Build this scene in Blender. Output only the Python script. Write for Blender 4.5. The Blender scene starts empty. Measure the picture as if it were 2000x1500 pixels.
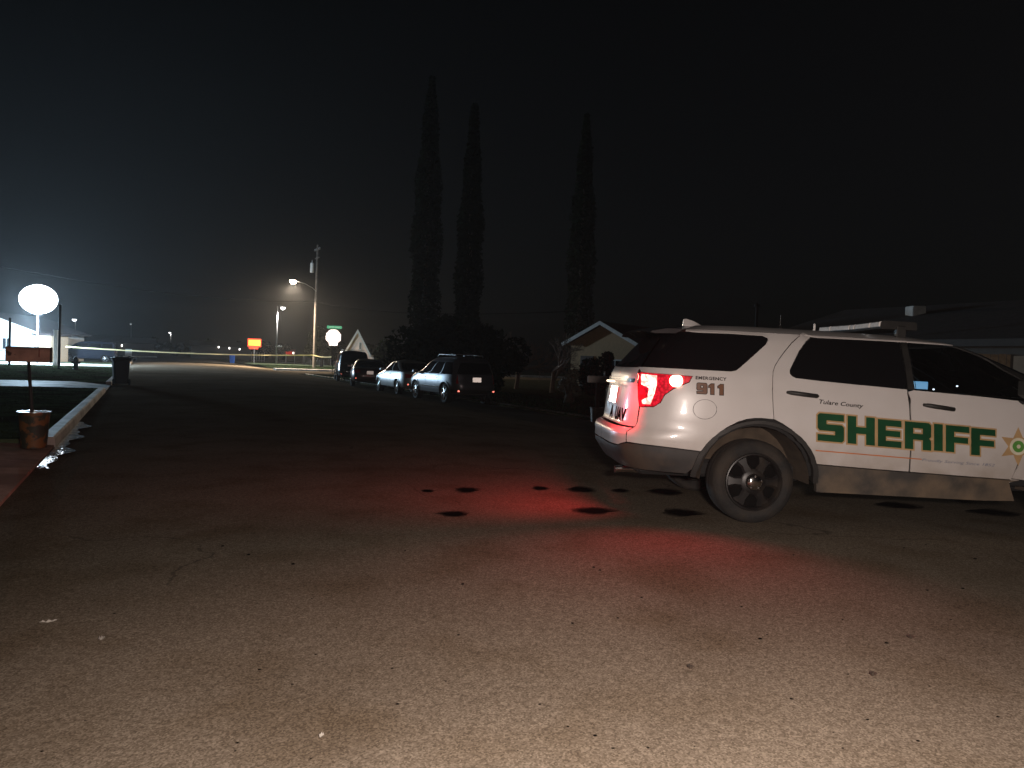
import bpy, math, random
import numpy as np
from mathutils import Vector, Matrix
from mathutils.geometry import delaunay_2d_cdt
random.seed(7); RNG = np.random.default_rng(7)
R = math.radians
SC = bpy.context.scene
COL = SC.collection

# ------------------------------------------------------------------ camera
F, ROLL, HC, HY = 1500.0, R(2.1), 1.42, 708.5          # focal length in photo pixels, roll, height, horizon row
PITCH = math.atan((750 - HY) / F)
f0 = np.array([0, math.cos(PITCH), -math.sin(PITCH)]); u0 = np.array([0, math.sin(PITCH), math.cos(PITCH)]); r0 = np.array([1., 0, 0])
cr = r0 * math.cos(ROLL) + u0 * math.sin(ROLL); cu = u0 * math.cos(ROLL) - r0 * math.sin(ROLL)
CAMPOS = np.array([0, 0, HC])
cd = bpy.data.cameras.new('camera'); cam = bpy.data.objects.new('camera', cd); COL.objects.link(cam)
cd.sensor_width = 36; cd.lens = 36 * F / 2000; cd.clip_start = .05; cd.clip_end = 3000
m = Matrix.Identity(4)
for i in range(3):
    m[i][0], m[i][1], m[i][2], m[i][3] = cr[i], cu[i], -f0[i], CAMPOS[i]
cam.matrix_world = m
SC.camera = cam

# ------------------------------------------------------------------ night sky, moonlight, exposure
W = bpy.data.worlds.new('World'); SC.world = W; W.use_nodes = True
wn = W.node_tree; bg = wn.nodes['Background']
sky = wn.nodes.new('ShaderNodeTexSky'); sky.sky_type = 'NISHITA'; sky.sun_disc = False
sky.sun_elevation = R(24); sky.sun_rotation = R(200); sky.air_density = 1.0; sky.dust_density = 3.0
hs = wn.nodes.new('ShaderNodeHueSaturation'); hs.inputs['Saturation'].default_value = .55
wn.links.new(sky.outputs[0], hs.inputs['Color']); wn.links.new(hs.outputs[0], bg.inputs[0])
bg.inputs[1].default_value = .00045
sd = bpy.data.lights.new('moon', 'SUN'); sd.energy = .004; sd.angle = R(.5); sd.color = (.85, .9, 1)
so = bpy.data.objects.new('moon', sd); COL.objects.link(so); so.rotation_euler = (R(66), 0, R(-20)); so['kind'] = 'helper'
vs = SC.view_settings; vs.view_transform = 'Standard'; vs.look = 'None'; vs.exposure = 0; vs.gamma = 1; vs.use_curve_mapping = False
SC.cycles.use_denoising = True
SC.cycles.max_bounces = 6; SC.cycles.volume_bounces = 0; SC.cycles.sample_clamp_indirect = 4

# ------------------------------------------------------------------ photo pixel -> direction / place
def ray(px, py):
    d = f0 * F + cr * (px - 1000) - cu * (py - 750); return d / np.linalg.norm(d)
def G(px, py, z=0.):                                    # where that line of sight meets the ground at height z
    d = ray(px, py); return CAMPOS + d * ((z - HC) / d[2])
def at(px, py, depth):                                  # the point at that distance along the view
    d = ray(px, py); return CAMPOS + d * (depth / d[1])
DV = np.array([-.4327, .9015]); NV = np.array([.9015, .4327])     # along / across the street
def NT(n, t, z=0.): p = NV * n + DV * t; return (p[0], p[1], z)
def toNT(p): return float(p[0] * NV[0] + p[1] * NV[1]), float(p[0] * DV[0] + p[1] * DV[1])
KL, KR = -1.12, 11.35                                   # left and right edge of the carriageway
def zroad(n): return .105 - .0042 * (n - 4) ** 2
ROADANG = math.atan2(DV[1], DV[0])

# ------------------------------------------------------------------ materials
MATS = {}
def nd(nt, t, **k):
    n = nt.nodes.new(t)
    for a, b in k.items(): setattr(n, a, b)
    return n
def mat(name, col, rough=.6, metal=0., var=.15, scale=8., bump=0., bscale=None, spec=.5, coat=0., col2=None, mixlo=.45, mixhi=.6, mscale=2., trans=0., alpha=1., coords='Object'):
    if name in MATS: return MATS[name]
    M = bpy.data.materials.new(name); M.use_nodes = True; nt = M.node_tree; b = nt.nodes['Principled BSDF']
    tc = nd(nt, 'ShaderNodeTexCoord')
    nz = nd(nt, 'ShaderNodeTexNoise'); nz.inputs['Scale'].default_value = scale; nz.inputs['Detail'].default_value = 6
    nt.links.new(tc.outputs[coords], nz.inputs['Vector'])
    rp = nd(nt, 'ShaderNodeValToRGB')
    rp.color_ramp.elements[0].position = .3; rp.color_ramp.elements[1].position = .7
    rp.color_ramp.elements[0].color = (*[c * (1 - var) for c in col], 1); rp.color_ramp.elements[1].color = (*[min(1, c * (1 + var)) for c in col], 1)
    nt.links.new(nz.outputs['Fac'], rp.inputs[0]); out = rp.outputs[0]
    if col2:
        n2 = nd(nt, 'ShaderNodeTexNoise'); n2.inputs['Scale'].default_value = mscale; n2.inputs['Detail'].default_value = 5
        nt.links.new(tc.outputs[coords], n2.inputs['Vector'])
        mr = nd(nt, 'ShaderNodeMapRange'); mr.inputs[1].default_value = mixlo; mr.inputs[2].default_value = mixhi
        nt.links.new(n2.outputs['Fac'], mr.inputs[0])
        mx = nd(nt, 'ShaderNodeMix', data_type='RGBA'); mx.inputs[7].default_value = (*col2, 1)
        nt.links.new(mr.outputs[0], mx.inputs[0]); nt.links.new(out, mx.inputs[6]); out = mx.outputs[2]
    nt.links.new(out, b.inputs['Base Color'])
    b.inputs['Roughness'].default_value = rough; b.inputs['Metallic'].default_value = metal
    if spec < .1: b.inputs['IOR'].default_value = 1.0
    b.inputs['Specular IOR Level'].default_value = spec; b.inputs['Coat Weight'].default_value = coat; b.inputs['Coat Roughness'].default_value = .06
    b.inputs['Transmission Weight'].default_value = trans; b.inputs['Alpha'].default_value = alpha
    if bump:
        n3 = nd(nt, 'ShaderNodeTexNoise'); n3.inputs['Scale'].default_value = bscale or scale * 3; n3.inputs['Detail'].default_value = 5
        nt.links.new(tc.outputs[coords], n3.inputs['Vector'])
        bp = nd(nt, 'ShaderNodeBump'); bp.inputs['Strength'].default_value = bump; bp.inputs['Distance'].default_value = .02
        nt.links.new(n3.outputs['Fac'], bp.inputs['Height']); nt.links.new(bp.outputs[0], b.inputs['Normal'])
    MATS[name] = M; return M
def glow(name, col, strength, base=(.8, .8, .8)):
    if name in MATS: return MATS[name]
    M = bpy.data.materials.new(name); M.use_nodes = True; b = M.node_tree.nodes['Principled BSDF']
    b.inputs['Base Color'].default_value = (*base, 1); b.inputs['Emission Color'].default_value = (*col, 1); b.inputs['Emission Strength'].default_value = strength
    b.inputs['Roughness'].default_value = .25
    MATS[name] = M; return M
def retro(name, col, rough=.2, mix=.85):
    """retroreflective sheeting: sends light back where it came from (a mirror lobe round the incoming direction)"""
    if name in MATS: return MATS[name]
    M = bpy.data.materials.new(name); M.use_nodes = True; nt = M.node_tree; b = nt.nodes['Principled BSDF']
    b.inputs['Base Color'].default_value = (*col, 1); b.inputs['Roughness'].default_value = .5
    g = nd(nt, 'ShaderNodeBsdfGlossy'); g.inputs['Color'].default_value = (*col, 1); g.inputs['Roughness'].default_value = rough
    ge = nd(nt, 'ShaderNodeNewGeometry'); nt.links.new(ge.outputs['Incoming'], g.inputs['Normal'])
    mx = nd(nt, 'ShaderNodeMixShader'); mx.inputs[0].default_value = mix
    nt.links.new(b.outputs[0], mx.inputs[1]); nt.links.new(g.outputs[0], mx.inputs[2])
    nt.links.new(mx.outputs[0], nt.nodes['Material Output'].inputs['Surface'])
    MATS[name] = M; return M

# ------------------------------------------------------------------ mesh helpers
class MB:
    def __init__(s): s.v = []; s.f = []
    def add(s, vs, fs):
        o = len(s.v); s.v += [tuple(map(float, p)) for p in vs]; s.f += [tuple(i + o for i in f) for f in fs]; return s
    def box(s, c, d, rz=0., rx=0., ry=0.):
        M = Matrix.Translation(c) @ Matrix.Rotation(rz, 4, 'Z') @ Matrix.Rotation(ry, 4, 'Y') @ Matrix.Rotation(rx, 4, 'X')
        vs = [M @ Vector((x * d[0] / 2, y * d[1] / 2, z * d[2] / 2)) for x in (-1, 1) for y in (-1, 1) for z in (-1, 1)]
        return s.add(vs, [(0, 1, 3, 2), (4, 6, 7, 5), (0, 4, 5, 1), (2, 3, 7, 6), (0, 2, 6, 4), (1, 5, 7, 3)])
    def bbox(s, c, d, bev=.01, rz=0., rx=0., ry=0.):    # box with chamfered edges
        M = Matrix.Translation(c) @ Matrix.Rotation(rz, 4, 'Z') @ Matrix.Rotation(ry, 4, 'Y') @ Matrix.Rotation(rx, 4, 'X')
        h = [k / 2 for k in d]; vs = []; rings = []
        for z, i in ((-h[2], bev), (-h[2] + bev, 0), (h[2] - bev, 0), (h[2], bev)):
            rg = []
            for x, y in ((-1, -1), (1, -1), (1, 1), (-1, 1)):
                X, Y = h[0] - i, h[1] - i
                pts = [(x * (X - bev), y * Y), (x * X, y * (Y - bev))]
                if x * y > 0: pts.reverse()
                if (x, y) in ((-1, -1), (1, 1)): pts = [(x * X, y * (Y - bev)), (x * (X - bev), y * Y)]
                else: pts = [(x * (X - bev), y * Y), (x * X, y * (Y - bev))]
                for p in pts: rg.append(len(vs)); vs.append(M @ Vector((*p, z)))
            rings.append(rg)
        fs = [tuple(reversed(rings[0])), tuple(rings[-1])]
        for a, b in zip(rings, rings[1:]):
            for i in range(8): j = (i + 1) % 8; fs.append((a[i], a[j], b[j], b[i]))
        return s.add(vs, fs)
    def tube(s, pts, rad, seg=8, cap=True):
        pts = [Vector(p) for p in pts]; rad = rad if isinstance(rad, (list, tuple)) else [rad] * len(pts)
        vs = []; fs = []; up0 = None
        for i, p in enumerate(pts):
            d = (pts[min(i + 1, len(pts) - 1)] - pts[max(i - 1, 0)]).normalized()
            a = d.cross(Vector((0, 0, 1)) if abs(d.z) < .95 else Vector((1, 0, 0))).normalized()
            if up0 is not None and a.dot(up0) < 0: a = -a
            up0 = a; b = d.cross(a)
            for k in range(seg):
                t = 2 * math.pi * k / seg; vs.append(p + (a * math.cos(t) + b * math.sin(t)) * rad[i])
        for i in range(len(pts) - 1):
            for k in range(seg): j = (k + 1) % seg; fs.append((i * seg + k, i * seg + j, (i + 1) * seg + j, (i + 1) * seg + k))
        if cap: fs += [tuple(range(seg - 1, -1, -1)), tuple((len(pts) - 1) * seg + k for k in range(seg))]
        return s.add(vs, fs)
    def lathe(s, prof, seg=24, M=None, ang=2 * math.pi, close=False):   # prof: (r, h) round local z
        M = M or Matrix.Identity(4); vs = []; fs = []; full = abs(ang - 2 * math.pi) < 1e-6; n = seg if full else seg + 1
        for r, h in prof:
            for k in range(n):
                t = ang * k / seg; vs.append(M @ Vector((r * math.cos(t), r * math.sin(t), h)))
        for i in range(len(prof) - 1 + (1 if close else 0)):
            a, b = i, (i + 1) % len(prof)
            for k in range(seg): j = (k + 1) % n; fs.append((a * n + k, a * n + j, b * n + j, b * n + k))
        return s.add(vs, fs)
    def prism(s, poly, a, b):       # poly: 3-D points, extruded by the vector b - a
        a = Vector(a); b = Vector(b); n = len(poly); p = [Vector(q) for q in poly]
        vs = [q + a for q in p] + [q + b for q in p]
        fs = [tuple(range(n - 1, -1, -1)), tuple(range(n, 2 * n))] + [(i, (i + 1) % n, n + (i + 1) % n, n + i) for i in range(n)]
        return s.add(vs, fs)
    def build(s, name, material, parent=None, smooth=False, sharp=None):
        me = bpy.data.meshes.new(name); me.from_pydata(s.v, [], s.f); me.update()
        if smooth:
            me.polygons.foreach_set('use_smooth', [True] * len(me.polygons))
            if sharp: me.set_sharp_from_angle(angle=R(sharp))
        return link(name, me, material, parent)
def link(name, me, material, parent=None):
    o = bpy.data.objects.new(name, me); COL.objects.link(o)
    if material and not me.materials: me.materials.append(material)
    if parent: o.parent = parent
    return o
def tag(o, label, cat, group=None):
    o['label'] = label; o['category'] = cat
    if group: o['group'] = group
    return o
def thing(name, label, cat, loc=(0, 0, 0), rz=0., group=None):
    o = bpy.data.objects.new(name, None); COL.objects.link(o); o.location = [float(c) for c in loc]; o.rotation_euler = (0, 0, rz)
    return tag(o, label, cat, group)
def struct(o): o['kind'] = 'structure'; return o
def stuff(o): o['kind'] = 'stuff'; return o
def lamp(name, kind, loc, energy, col, parent=None, size=.1, target=None, cone=120, blend=.5):
    d = bpy.data.lights.new(name, kind); d.energy = energy; d.color = col
    if kind != 'AREA': d.shadow_soft_size = size
    o = bpy.data.objects.new(name, d); COL.objects.link(o); o.location = [float(c) for c in loc]
    if kind == 'SPOT': d.spot_size = R(cone); d.spot_blend = blend
    if target is not None:
        o.rotation_euler = (Vector([float(c) for c in target]) - Vector([float(c) for c in loc])).to_track_quat('-Z', 'Y').to_euler()
    if parent:
        o.parent = parent; bpy.context.view_layer.update(); o.matrix_parent_inverse = parent.matrix_world.inverted()
    o['kind'] = 'helper'
    return o
def pip(pts, poly):
    x, y = pts[:, 0], pts[:, 1]; c = np.zeros(len(pts), bool); n = len(poly)
    for i in range(n):
        x0, y0 = poly[i]; x1, y1 = poly[(i + 1) % n]
        if y0 == y1: continue
        k = ((y0 > y) != (y1 > y)) & (x < (x1 - x0) * (y - y0) / (y1 - y0) + x0); c ^= k
    return c
def dens(poly, step, closed=True):
    out = []; n = len(poly)
    for i in range(n if closed else n - 1):
        a = np.array(poly[i], float); b = np.array(poly[(i + 1) % n], float); k = max(1, int(np.ceil(np.linalg.norm(b - a) / step)))
        out += [a + (b - a) * j / k for j in range(k)]
    if not closed: out.append(np.array(poly[-1], float))
    return np.array(out)
def fill2d(outer, holes=(), step=.05):
    """triangulate a flat outline with holes, with extra points inside"""
    loops = [dens(outer, step)] + [dens(h, step) for h in holes]
    P = []; E = []
    for L in loops:
        o = len(P); P += list(L); E += [(o + i, o + (i + 1) % len(L)) for i in range(len(L))]
    lo = loops[0].min(0); hi = loops[0].max(0)
    gx, gy = np.meshgrid(np.arange(lo[0] + step / 2, hi[0], step), np.arange(lo[1] + step / 2, hi[1], step))
    q = np.c_[gx.ravel(), gy.ravel()]
    if len(q):
        ok = pip(q, loops[0])
        for h in loops[1:]: ok &= ~pip(q, h)
        q = q[ok]
        if len(q):
            B = np.array(P); d = np.sqrt(((q[:, None] - B[None]) ** 2).sum(-1)).min(1); q = q[d > step * .35]
            P += list(q)
    r = delaunay_2d_cdt([Vector((float(p[0]), float(p[1]))) for p in P], E, [], 0, 1e-6)
    V = np.array([[v.x, v.y] for v in r[0]]); T = np.array(r[2])
    c = V[T].mean(1); ok = pip(c, loops[0])
    for h in loops[1:]: ok &= ~pip(c, h)
    return V, T[ok], loops
def inset(poly, d):
    p = np.array(poly, float); n = len(p); A = 0
    for i in range(n): A += p[i][0] * p[(i + 1) % n][1] - p[(i + 1) % n][0] * p[i][1]
    s = 1 if A > 0 else -1; out = []
    for i in range(n):
        a = p[i] - p[i - 1]; b = p[(i + 1) % n] - p[i]; a = a / (np.linalg.norm(a) + 1e-9); b = b / (np.linalg.norm(b) + 1e-9)
        na = np.array([-a[1], a[0]]); nb = np.array([-b[1], b[0]]); q = na + nb; L = np.linalg.norm(q)
        q = q / L if L > .3 else nb; out.append(p[i] + s * d * q / max(.5, q @ nb))
    return out
def textpolys(txt, bold=0., shear=0., spacing=1.):
    """flat triangles of a line of lettering, scaled to the unit box"""
    c = bpy.data.curves.new('lettering', 'FONT'); c.body = txt; c.offset = bold; c.shear = shear; c.resolution_u = 3; c.space_character = spacing
    o = bpy.data.objects.new('lettering', c); COL.objects.link(o); dg = bpy.context.evaluated_depsgraph_get()
    me = bpy.data.meshes.new_from_object(o.evaluated_get(dg)); COL.objects.unlink(o); bpy.data.objects.remove(o)
    V = np.array([v.co[:2] for v in me.vertices]); T = [tuple(p.vertices) for p in me.polygons]
    lo, hi = V.min(0), V.max(0); bpy.data.meshes.remove(me)
    return (V - lo) / (hi - lo), T, (hi - lo)
def flat_text(txt, w, h, name, material, parent, M, bold=0., spacing=1.):
    V, T, _ = textpolys(txt, bold, 0, spacing)
    mb = MB().add([M @ Vector(((x - .5) * w, (y - .5) * h, 0)) for x, y in V], T)
    return mb.build(name, material, parent)

# ================================================================== SETTING
# asphalt: worn grey-brown with fine aggregate, cracks and dull patches
def asphalt(name='asphalt'):
    M = bpy.data.materials.new(name); M.use_nodes = True; nt = M.node_tree; b = nt.nodes['Principled BSDF']; L = nt.links.new
    tc = nd(nt, 'ShaderNodeTexCoord')
    def noise(sc, det=4, rgh=.5):
        n = nd(nt, 'ShaderNodeTexNoise'); n.inputs['Scale'].default_value = sc; n.inputs['Detail'].default_value = det; n.inputs['Roughness'].default_value = rgh
        L(tc.outputs['Object'], n.inputs['Vector']); return n
    def ramp(src, p0, c0, p1, c1):
        r = nd(nt, 'ShaderNodeValToRGB'); e = r.color_ramp.elements; e[0].position, e[1].position = p0, p1; e[0].color = (*c0, 1); e[1].color = (*c1, 1); L(src, r.inputs[0]); return r.outputs[0]
    def mult(a, bb, f=1.):
        x = nd(nt, 'ShaderNodeMix', data_type='RGBA', blend_type='MULTIPLY'); x.inputs[0].default_value = f; L(a, x.inputs[6]); L(bb, x.inputs[7]); return x.outputs[2]
    base = ramp(noise(.35, 5).outputs['Fac'], .3, (.118, .098, .075), .7, (.176, .150, .117))
    vo = nd(nt, 'ShaderNodeTexVoronoi'); vo.inputs['Scale'].default_value = 140; L(tc.outputs['Object'], vo.inputs['Vector'])
    bw = nd(nt, 'ShaderNodeRGBToBW'); L(vo.outputs['Color'], bw.inputs[0])
    c = mult(base, ramp(bw.outputs[0], .2, (.64, .62, .60), .85, (1.3, 1.3, 1.3)))
    c = mult(c, ramp(noise(30, 5, .75).outputs['Fac'], .33, (.74, .72, .70), .68, (1.18, 1.18, 1.18)))
    c = mult(c, ramp(noise(1.6, 4).outputs['Fac'], .30, (.82, .78, .72), .52, (1.04, 1.04, 1.04)))
    wp = nd(nt, 'ShaderNodeVectorMath', operation='MULTIPLY_ADD'); wp.inputs[1].default_value = (.5, .5, .5); L(noise(1.8, 5).outputs['Color'], wp.inputs[0]); L(tc.outputs['Object'], wp.inputs[2])
    ck = nd(nt, 'ShaderNodeTexVoronoi', feature='DISTANCE_TO_EDGE'); ck.inputs['Scale'].default_value = .42; L(wp.outputs[0], ck.inputs['Vector'])
    cm = nd(nt, 'ShaderNodeMapRange'); cm.inputs[1].default_value = .0015; cm.inputs[2].default_value = .006; cm.inputs[3].default_value = 1; cm.inputs[4].default_value = 0; L(ck.outputs['Distance'], cm.inputs[0])
    ms = nd(nt, 'ShaderNodeMapRange'); ms.inputs[1].default_value = .50; ms.inputs[2].default_value = .60; ms.inputs[4].default_value = .5; L(noise(.5, 3).outputs['Fac'], ms.inputs[0])
    mm = nd(nt, 'ShaderNodeMath', operation='MULTIPLY'); L(cm.outputs[0], mm.inputs[0]); L(ms.outputs[0], mm.inputs[1])
    dk_ = nd(nt, 'ShaderNodeMix', data_type='RGBA'); dk_.inputs[7].default_value = (.03, .026, .022, 1); L(mm.outputs[0], dk_.inputs[0]); L(c, dk_.inputs[6]); c = dk_.outputs[2]
    L(c, b.inputs['Base Color']); b.inputs['Roughness'].default_value = .95; b.inputs['Specular IOR Level'].default_value = 0; b.inputs['IOR'].default_value = 1.0
    bp = nd(nt, 'ShaderNodeBump'); bp.inputs['Strength'].default_value = .22; bp.inputs['Distance'].default_value = .008
    L(noise(60, 6, .7).outputs['Fac'], bp.inputs['Height']); L(bp.outputs[0], b.inputs['Normal'])
    MATS[name] = M; return M
ASPH = asphalt()
CONC = mat('concrete', (.46, .42, .38), .7, spec=.5, var=.2, scale=3, bump=.3, bscale=40, col2=(.25, .22, .19), mscale=.9)
SOIL = mat('soil', (.06, .05, .035), .95, spec=.02, var=.35, scale=2, bump=.5, bscale=12)
TURF = mat('turf', (.075, .105, .055), .95, spec=.02, var=.4, scale=3, bump=.12, bscale=30, col2=(.05, .045, .028), mscale=.7)

g = MB().add([(-700, -700, -.24), (700, -700, -.24), (700, 900, -.24), (-700, 900, -.24)], [(0, 1, 2, 3)]).build('ground', SOIL); struct(g)

def strip(n0, n1, t0, t1, zf, nn, nt_, name, material):
    mb = MB(); vs = []; fs = []
    for j in range(nt_ + 1):
        t = t0 + (t1 - t0) * j / nt_
        for i in range(nn + 1):
            n = n0 + (n1 - n0) * i / nn; vs.append(NT(n, t, zf(n, t)))
    w = nn + 1
    for j in range(nt_):
        for i in range(nn): a = j * w + i; fs.append((a, a + 1, a + w + 1, a + w))
    return mb.add(vs, fs).build(name, material, smooth=True)
road = strip(KL + .45, KR, -40, 300, lambda n, t: zroad(n), 40, 60, 'main_road', ASPH); struct(road)
gutter = strip(KL, KL + .45, -40, 300, lambda n, t: -.005 - .012 * (n < KL + .2) + .0 * t + (zroad(KL + .45) + .005 if n > KL + .44 else 0), 3, 60, 'gutter', ASPH); struct(gutter)
x1 = strip(-140, KL, 62, 77, lambda n, t: -.02, 4, 2, 'cross_street', CONC); struct(x1)
x2 = strip(KR, 140, 64, 75, lambda n, t: -.1, 4, 2, 'cross_street', ASPH); struct(x2)

def kerb(n0, n1, t0, t1, h, name='kerb'):
    mb = MB(); k = max(2, int((t1 - t0) / 1.5)); 
    prof = [(n0, -.1), (n0, h), (n0 + .03 if n0 < n1 else n0, h + .004), (n1 - .025, h + .002), (n1, h - .02), (n1 + .02, -.05)]
    vs = []; fs = []; w = len(prof)
    for j in range(k + 1):
        t = t0 + (t1 - t0) * j / k
        for n, z in prof: vs.append(NT(n, t, z + random.uniform(-.002, .002)))
    for j in range(k):
        for i in range(w - 1): a = j * w + i; fs.append((a, a + w, a + w + 1, a + 1))
    fs += [tuple(range(w)), tuple(k * w + i for i in range(w - 1, -1, -1))]
    return struct(mb.add(vs, fs).build(name, CONC))
kerb(-1.30, KL, 12.6, 28.3, .13); kerb(-1.30, KL, 33.2, 61, .13); kerb(-1.30, KL, 78, 200, .13)
kerb(-1.30, KL, -40, 5.0, .13)
def slab(n0, n1, t0, t1, z, name, material, th=.12, ramp_=None):
    p = [NT(n0, t0, z), NT(n1, t0, z if ramp_ is None else ramp_), NT(n1, t1, z if ramp_ is None else ramp_), NT(n0, t1, z)]
    return MB().prism(p, (0, 0, -th), (0, 0, 0)).build(name, material)
REDCONC = mat('old_concrete', (.46, .32, .26), .85, spec=.03, var=.2, scale=5, bump=.4, bscale=60, col2=(.32, .22, .18), mscale=1.2)
drv = slab(-2.6, KL, 5.06, 12.54, .12, 'driveway', REDCONC, ramp_=.02); struct(drv)
drv2 = slab(-14, -2.606, 5.06, 12.54, .121, 'driveway', REDCONC); struct(drv2)
drv3 = slab(-2.4, KL, 28.36, 33.1, .12, 'driveway', CONC, ramp_=.02); struct(drv3)
drv4 = slab(-26, -2.406, 28.36, 33.1, .121, 'driveway', CONC); struct(drv4)
l1 = slab(-40, -1.306, 12.6, 28.3, .105, 'lawn', TURF); struct(l1)
l2 = slab(-40, -1.306, 33.2, 61, .105, 'lawn', TURF); struct(l2)
l3 = slab(-40, -1.306, -40, 5.0, .105, 'lawn', TURF); struct(l3)
l5 = slab(KR + .02, 60, -40, 61, -.06, 'verge', mat('verge_soil', (.05, .05, .03), .95, spec=.02, var=.4, scale=2, bump=.5, bscale=14), th=.15); struct(l5)
l6 = slab(KR + 1.6, 60, 77.6, 260, -.02, 'verge', TURF, th=.2); struct(l6)
l7 = slab(-60, -1.306, 78, 260, .02, 'verge', TURF, th=.2); struct(l7)
fs_ = slab(KR + .0, 45, 75.6, 77.5, .06, 'sidewalk', CONC, th=.25); struct(fs_)
rk = kerb(KR + .25, KR + .02, 14, 61, -.03, 'kerb')

# dark oil and water stains on the asphalt: thin irregular films
STAIN = bpy.data.materials.new('oil_stain'); STAIN.use_nodes = True
def _st():
    nt = STAIN.node_tree; L = nt.links.new; b = nt.nodes['Principled BSDF']; b.inputs['Base Color'].default_value = (.005, .004, .004, 1); b.inputs['Roughness'].default_value = .8; b.inputs['IOR'].default_value = 1.0
    tc = nd(nt, 'ShaderNodeTexCoord'); ds = nd(nt, 'ShaderNodeVectorMath', operation='DISTANCE'); ds.inputs[1].default_value = (.5, .5, .5); mp = nd(nt, 'ShaderNodeVectorMath', operation='MULTIPLY_ADD'); mp.inputs[1].default_value = (1, 1, 0); mp.inputs[2].default_value = (0, 0, .5)
    L(tc.outputs['Generated'], mp.inputs[0]); L(mp.outputs[0], ds.inputs[0])
    n = nd(nt, 'ShaderNodeTexNoise'); n.inputs['Scale'].default_value = 14; n.inputs['Detail'].default_value = 5; L(tc.outputs['Object'], n.inputs['Vector'])
    ad = nd(nt, 'ShaderNodeMath', operation='MULTIPLY_ADD'); ad.inputs[1].default_value = .30; L(n.outputs['Fac'], ad.inputs[0]); L(ds.outputs['Value'], ad.inputs[2])
    mr = nd(nt, 'ShaderNodeMapRange'); mr.inputs[1].default_value = .38; mr.inputs[2].default_value = .66; mr.inputs[3].default_value = .95; mr.inputs[4].default_value = 0; L(ad.outputs[0], mr.inputs[0]); L(mr.outputs[0], b.inputs['Alpha'])
_st()
def stain(px, py, wpx, hpx, k):
    n0, _ = toNT(G(px, py, .09)); zz = zroad(n0); vs = []
    for i in range(20):
        a = 2 * math.pi * i / 20; rr = 1.15 + .16 * math.sin(3 * a + k) + .1 * math.sin(5 * a + 2 * k) + random.uniform(-.05, .05)
        p = G(px + wpx / 2 * rr * math.cos(a), py - hpx / 2 * rr * math.sin(a), zz); p[2] = zroad(toNT(p)[0]) + .004; vs.append(p)
    MB().add(vs, [tuple(range(20))]).build('oil_stain', STAIN, road)
for k, a in enumerate([(836, 959, 26, 6), (911, 957, 46, 11), (1055, 954, 32, 8), (1135, 957, 56, 11), (1212, 959, 34, 8), (1300, 961, 62, 13),
                       (886, 1004, 58, 11), (1157, 998, 80, 14), (1331, 1002, 76, 15), (1752, 987, 90, 14), (1940, 1000, 100, 16)]): stain(*a, k)
for k in range(60):                                    # small tar spots and pits
    px, py = random.uniform(60, 1980), random.uniform(1060, 1490); s_ = random.uniform(3, 9); stain(px, py, s_, s_ * .45, k)

# water lying in the gutter
def water_mat():
    M = bpy.data.materials.new('gutter_water'); M.use_nodes = True; nt = M.node_tree; b = nt.nodes['Principled BSDF']
    b.inputs['Base Color'].default_value = (.012, .011, .01, 1); b.inputs['Roughness'].default_value = .03
    tc = nd(nt, 'ShaderNodeTexCoord'); n = nd(nt, 'ShaderNodeTexNoise'); n.inputs['Scale'].default_value = 9; n.inputs['Detail'].default_value = 2
    nt.links.new(tc.outputs['Object'], n.inputs['Vector'])
    bp = nd(nt, 'ShaderNodeBump'); bp.inputs['Strength'].default_value = .5; bp.inputs['Distance'].default_value = .02
    nt.links.new(n.outputs['Fac'], bp.inputs['Height']); nt.links.new(bp.outputs[0], b.inputs['Normal']); return M
pw = MB(); vs = []; nseg = 36
for j in range(nseg + 1):
    t = 10.2 + (16.5 - 10.2) * j / nseg; ww = .12 + .07 * math.sin(t * 3.3) + .05 * math.sin(t * 7)
    vs += [NT(KL + .03, t, .012), NT(KL + .08 + max(.05, ww) * (1 if 10.6 < t < 16 else .4), t, .013)]
pw.add(vs, [(2 * j, 2 * j + 1, 2 * j + 3, 2 * j + 2) for j in range(nseg)])
struct(pw.build('gutter_water', water_mat()))

# grass blades on the lawns beside the kerb
def grass(n0, n1, t0, t1, z, count, h, name, excl=None):
    mb = MB(); vs = []; fs = []
    for k in range(count):
        n, t = RNG.uniform(n0, n1), RNG.uniform(t0, t1); a = RNG.uniform(0, 6.28); hh = h * RNG.uniform(.4, 1.25); l = RNG.uniform(-.5, .5, 2) * hh
        b = np.array(NT(n, t, z)); w = .006 + .0004 * t
        vs += [b + (w * math.cos(a), w * math.sin(a), 0), b - (w * math.cos(a), w * math.sin(a), 0), b + (l[0], l[1], hh)]
        fs.append((3 * k, 3 * k + 1, 3 * k + 2))
    o = mb.add(vs, fs).build(name, mat('grass_blade', (.03, .052, .02), .95, var=.5, scale=6, spec=.05)); stuff(o)
    o['label'] = name.replace('_', ' ') + ' of short dark green blades'; o['category'] = 'grass'; return o
grass(-9, -1.34, 12.7, 28.2, .10, 9000, .03, 'grass'); grass(-22, -1.34, 33.3, 58, .10, 7000, .03, 'grass')
grass(11.1, 16, 12, 60, -.06, 9000, .09, 'grass'); grass(12.6, 22, 77.8, 100, -.02, 6000, .12, 'grass')

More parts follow.
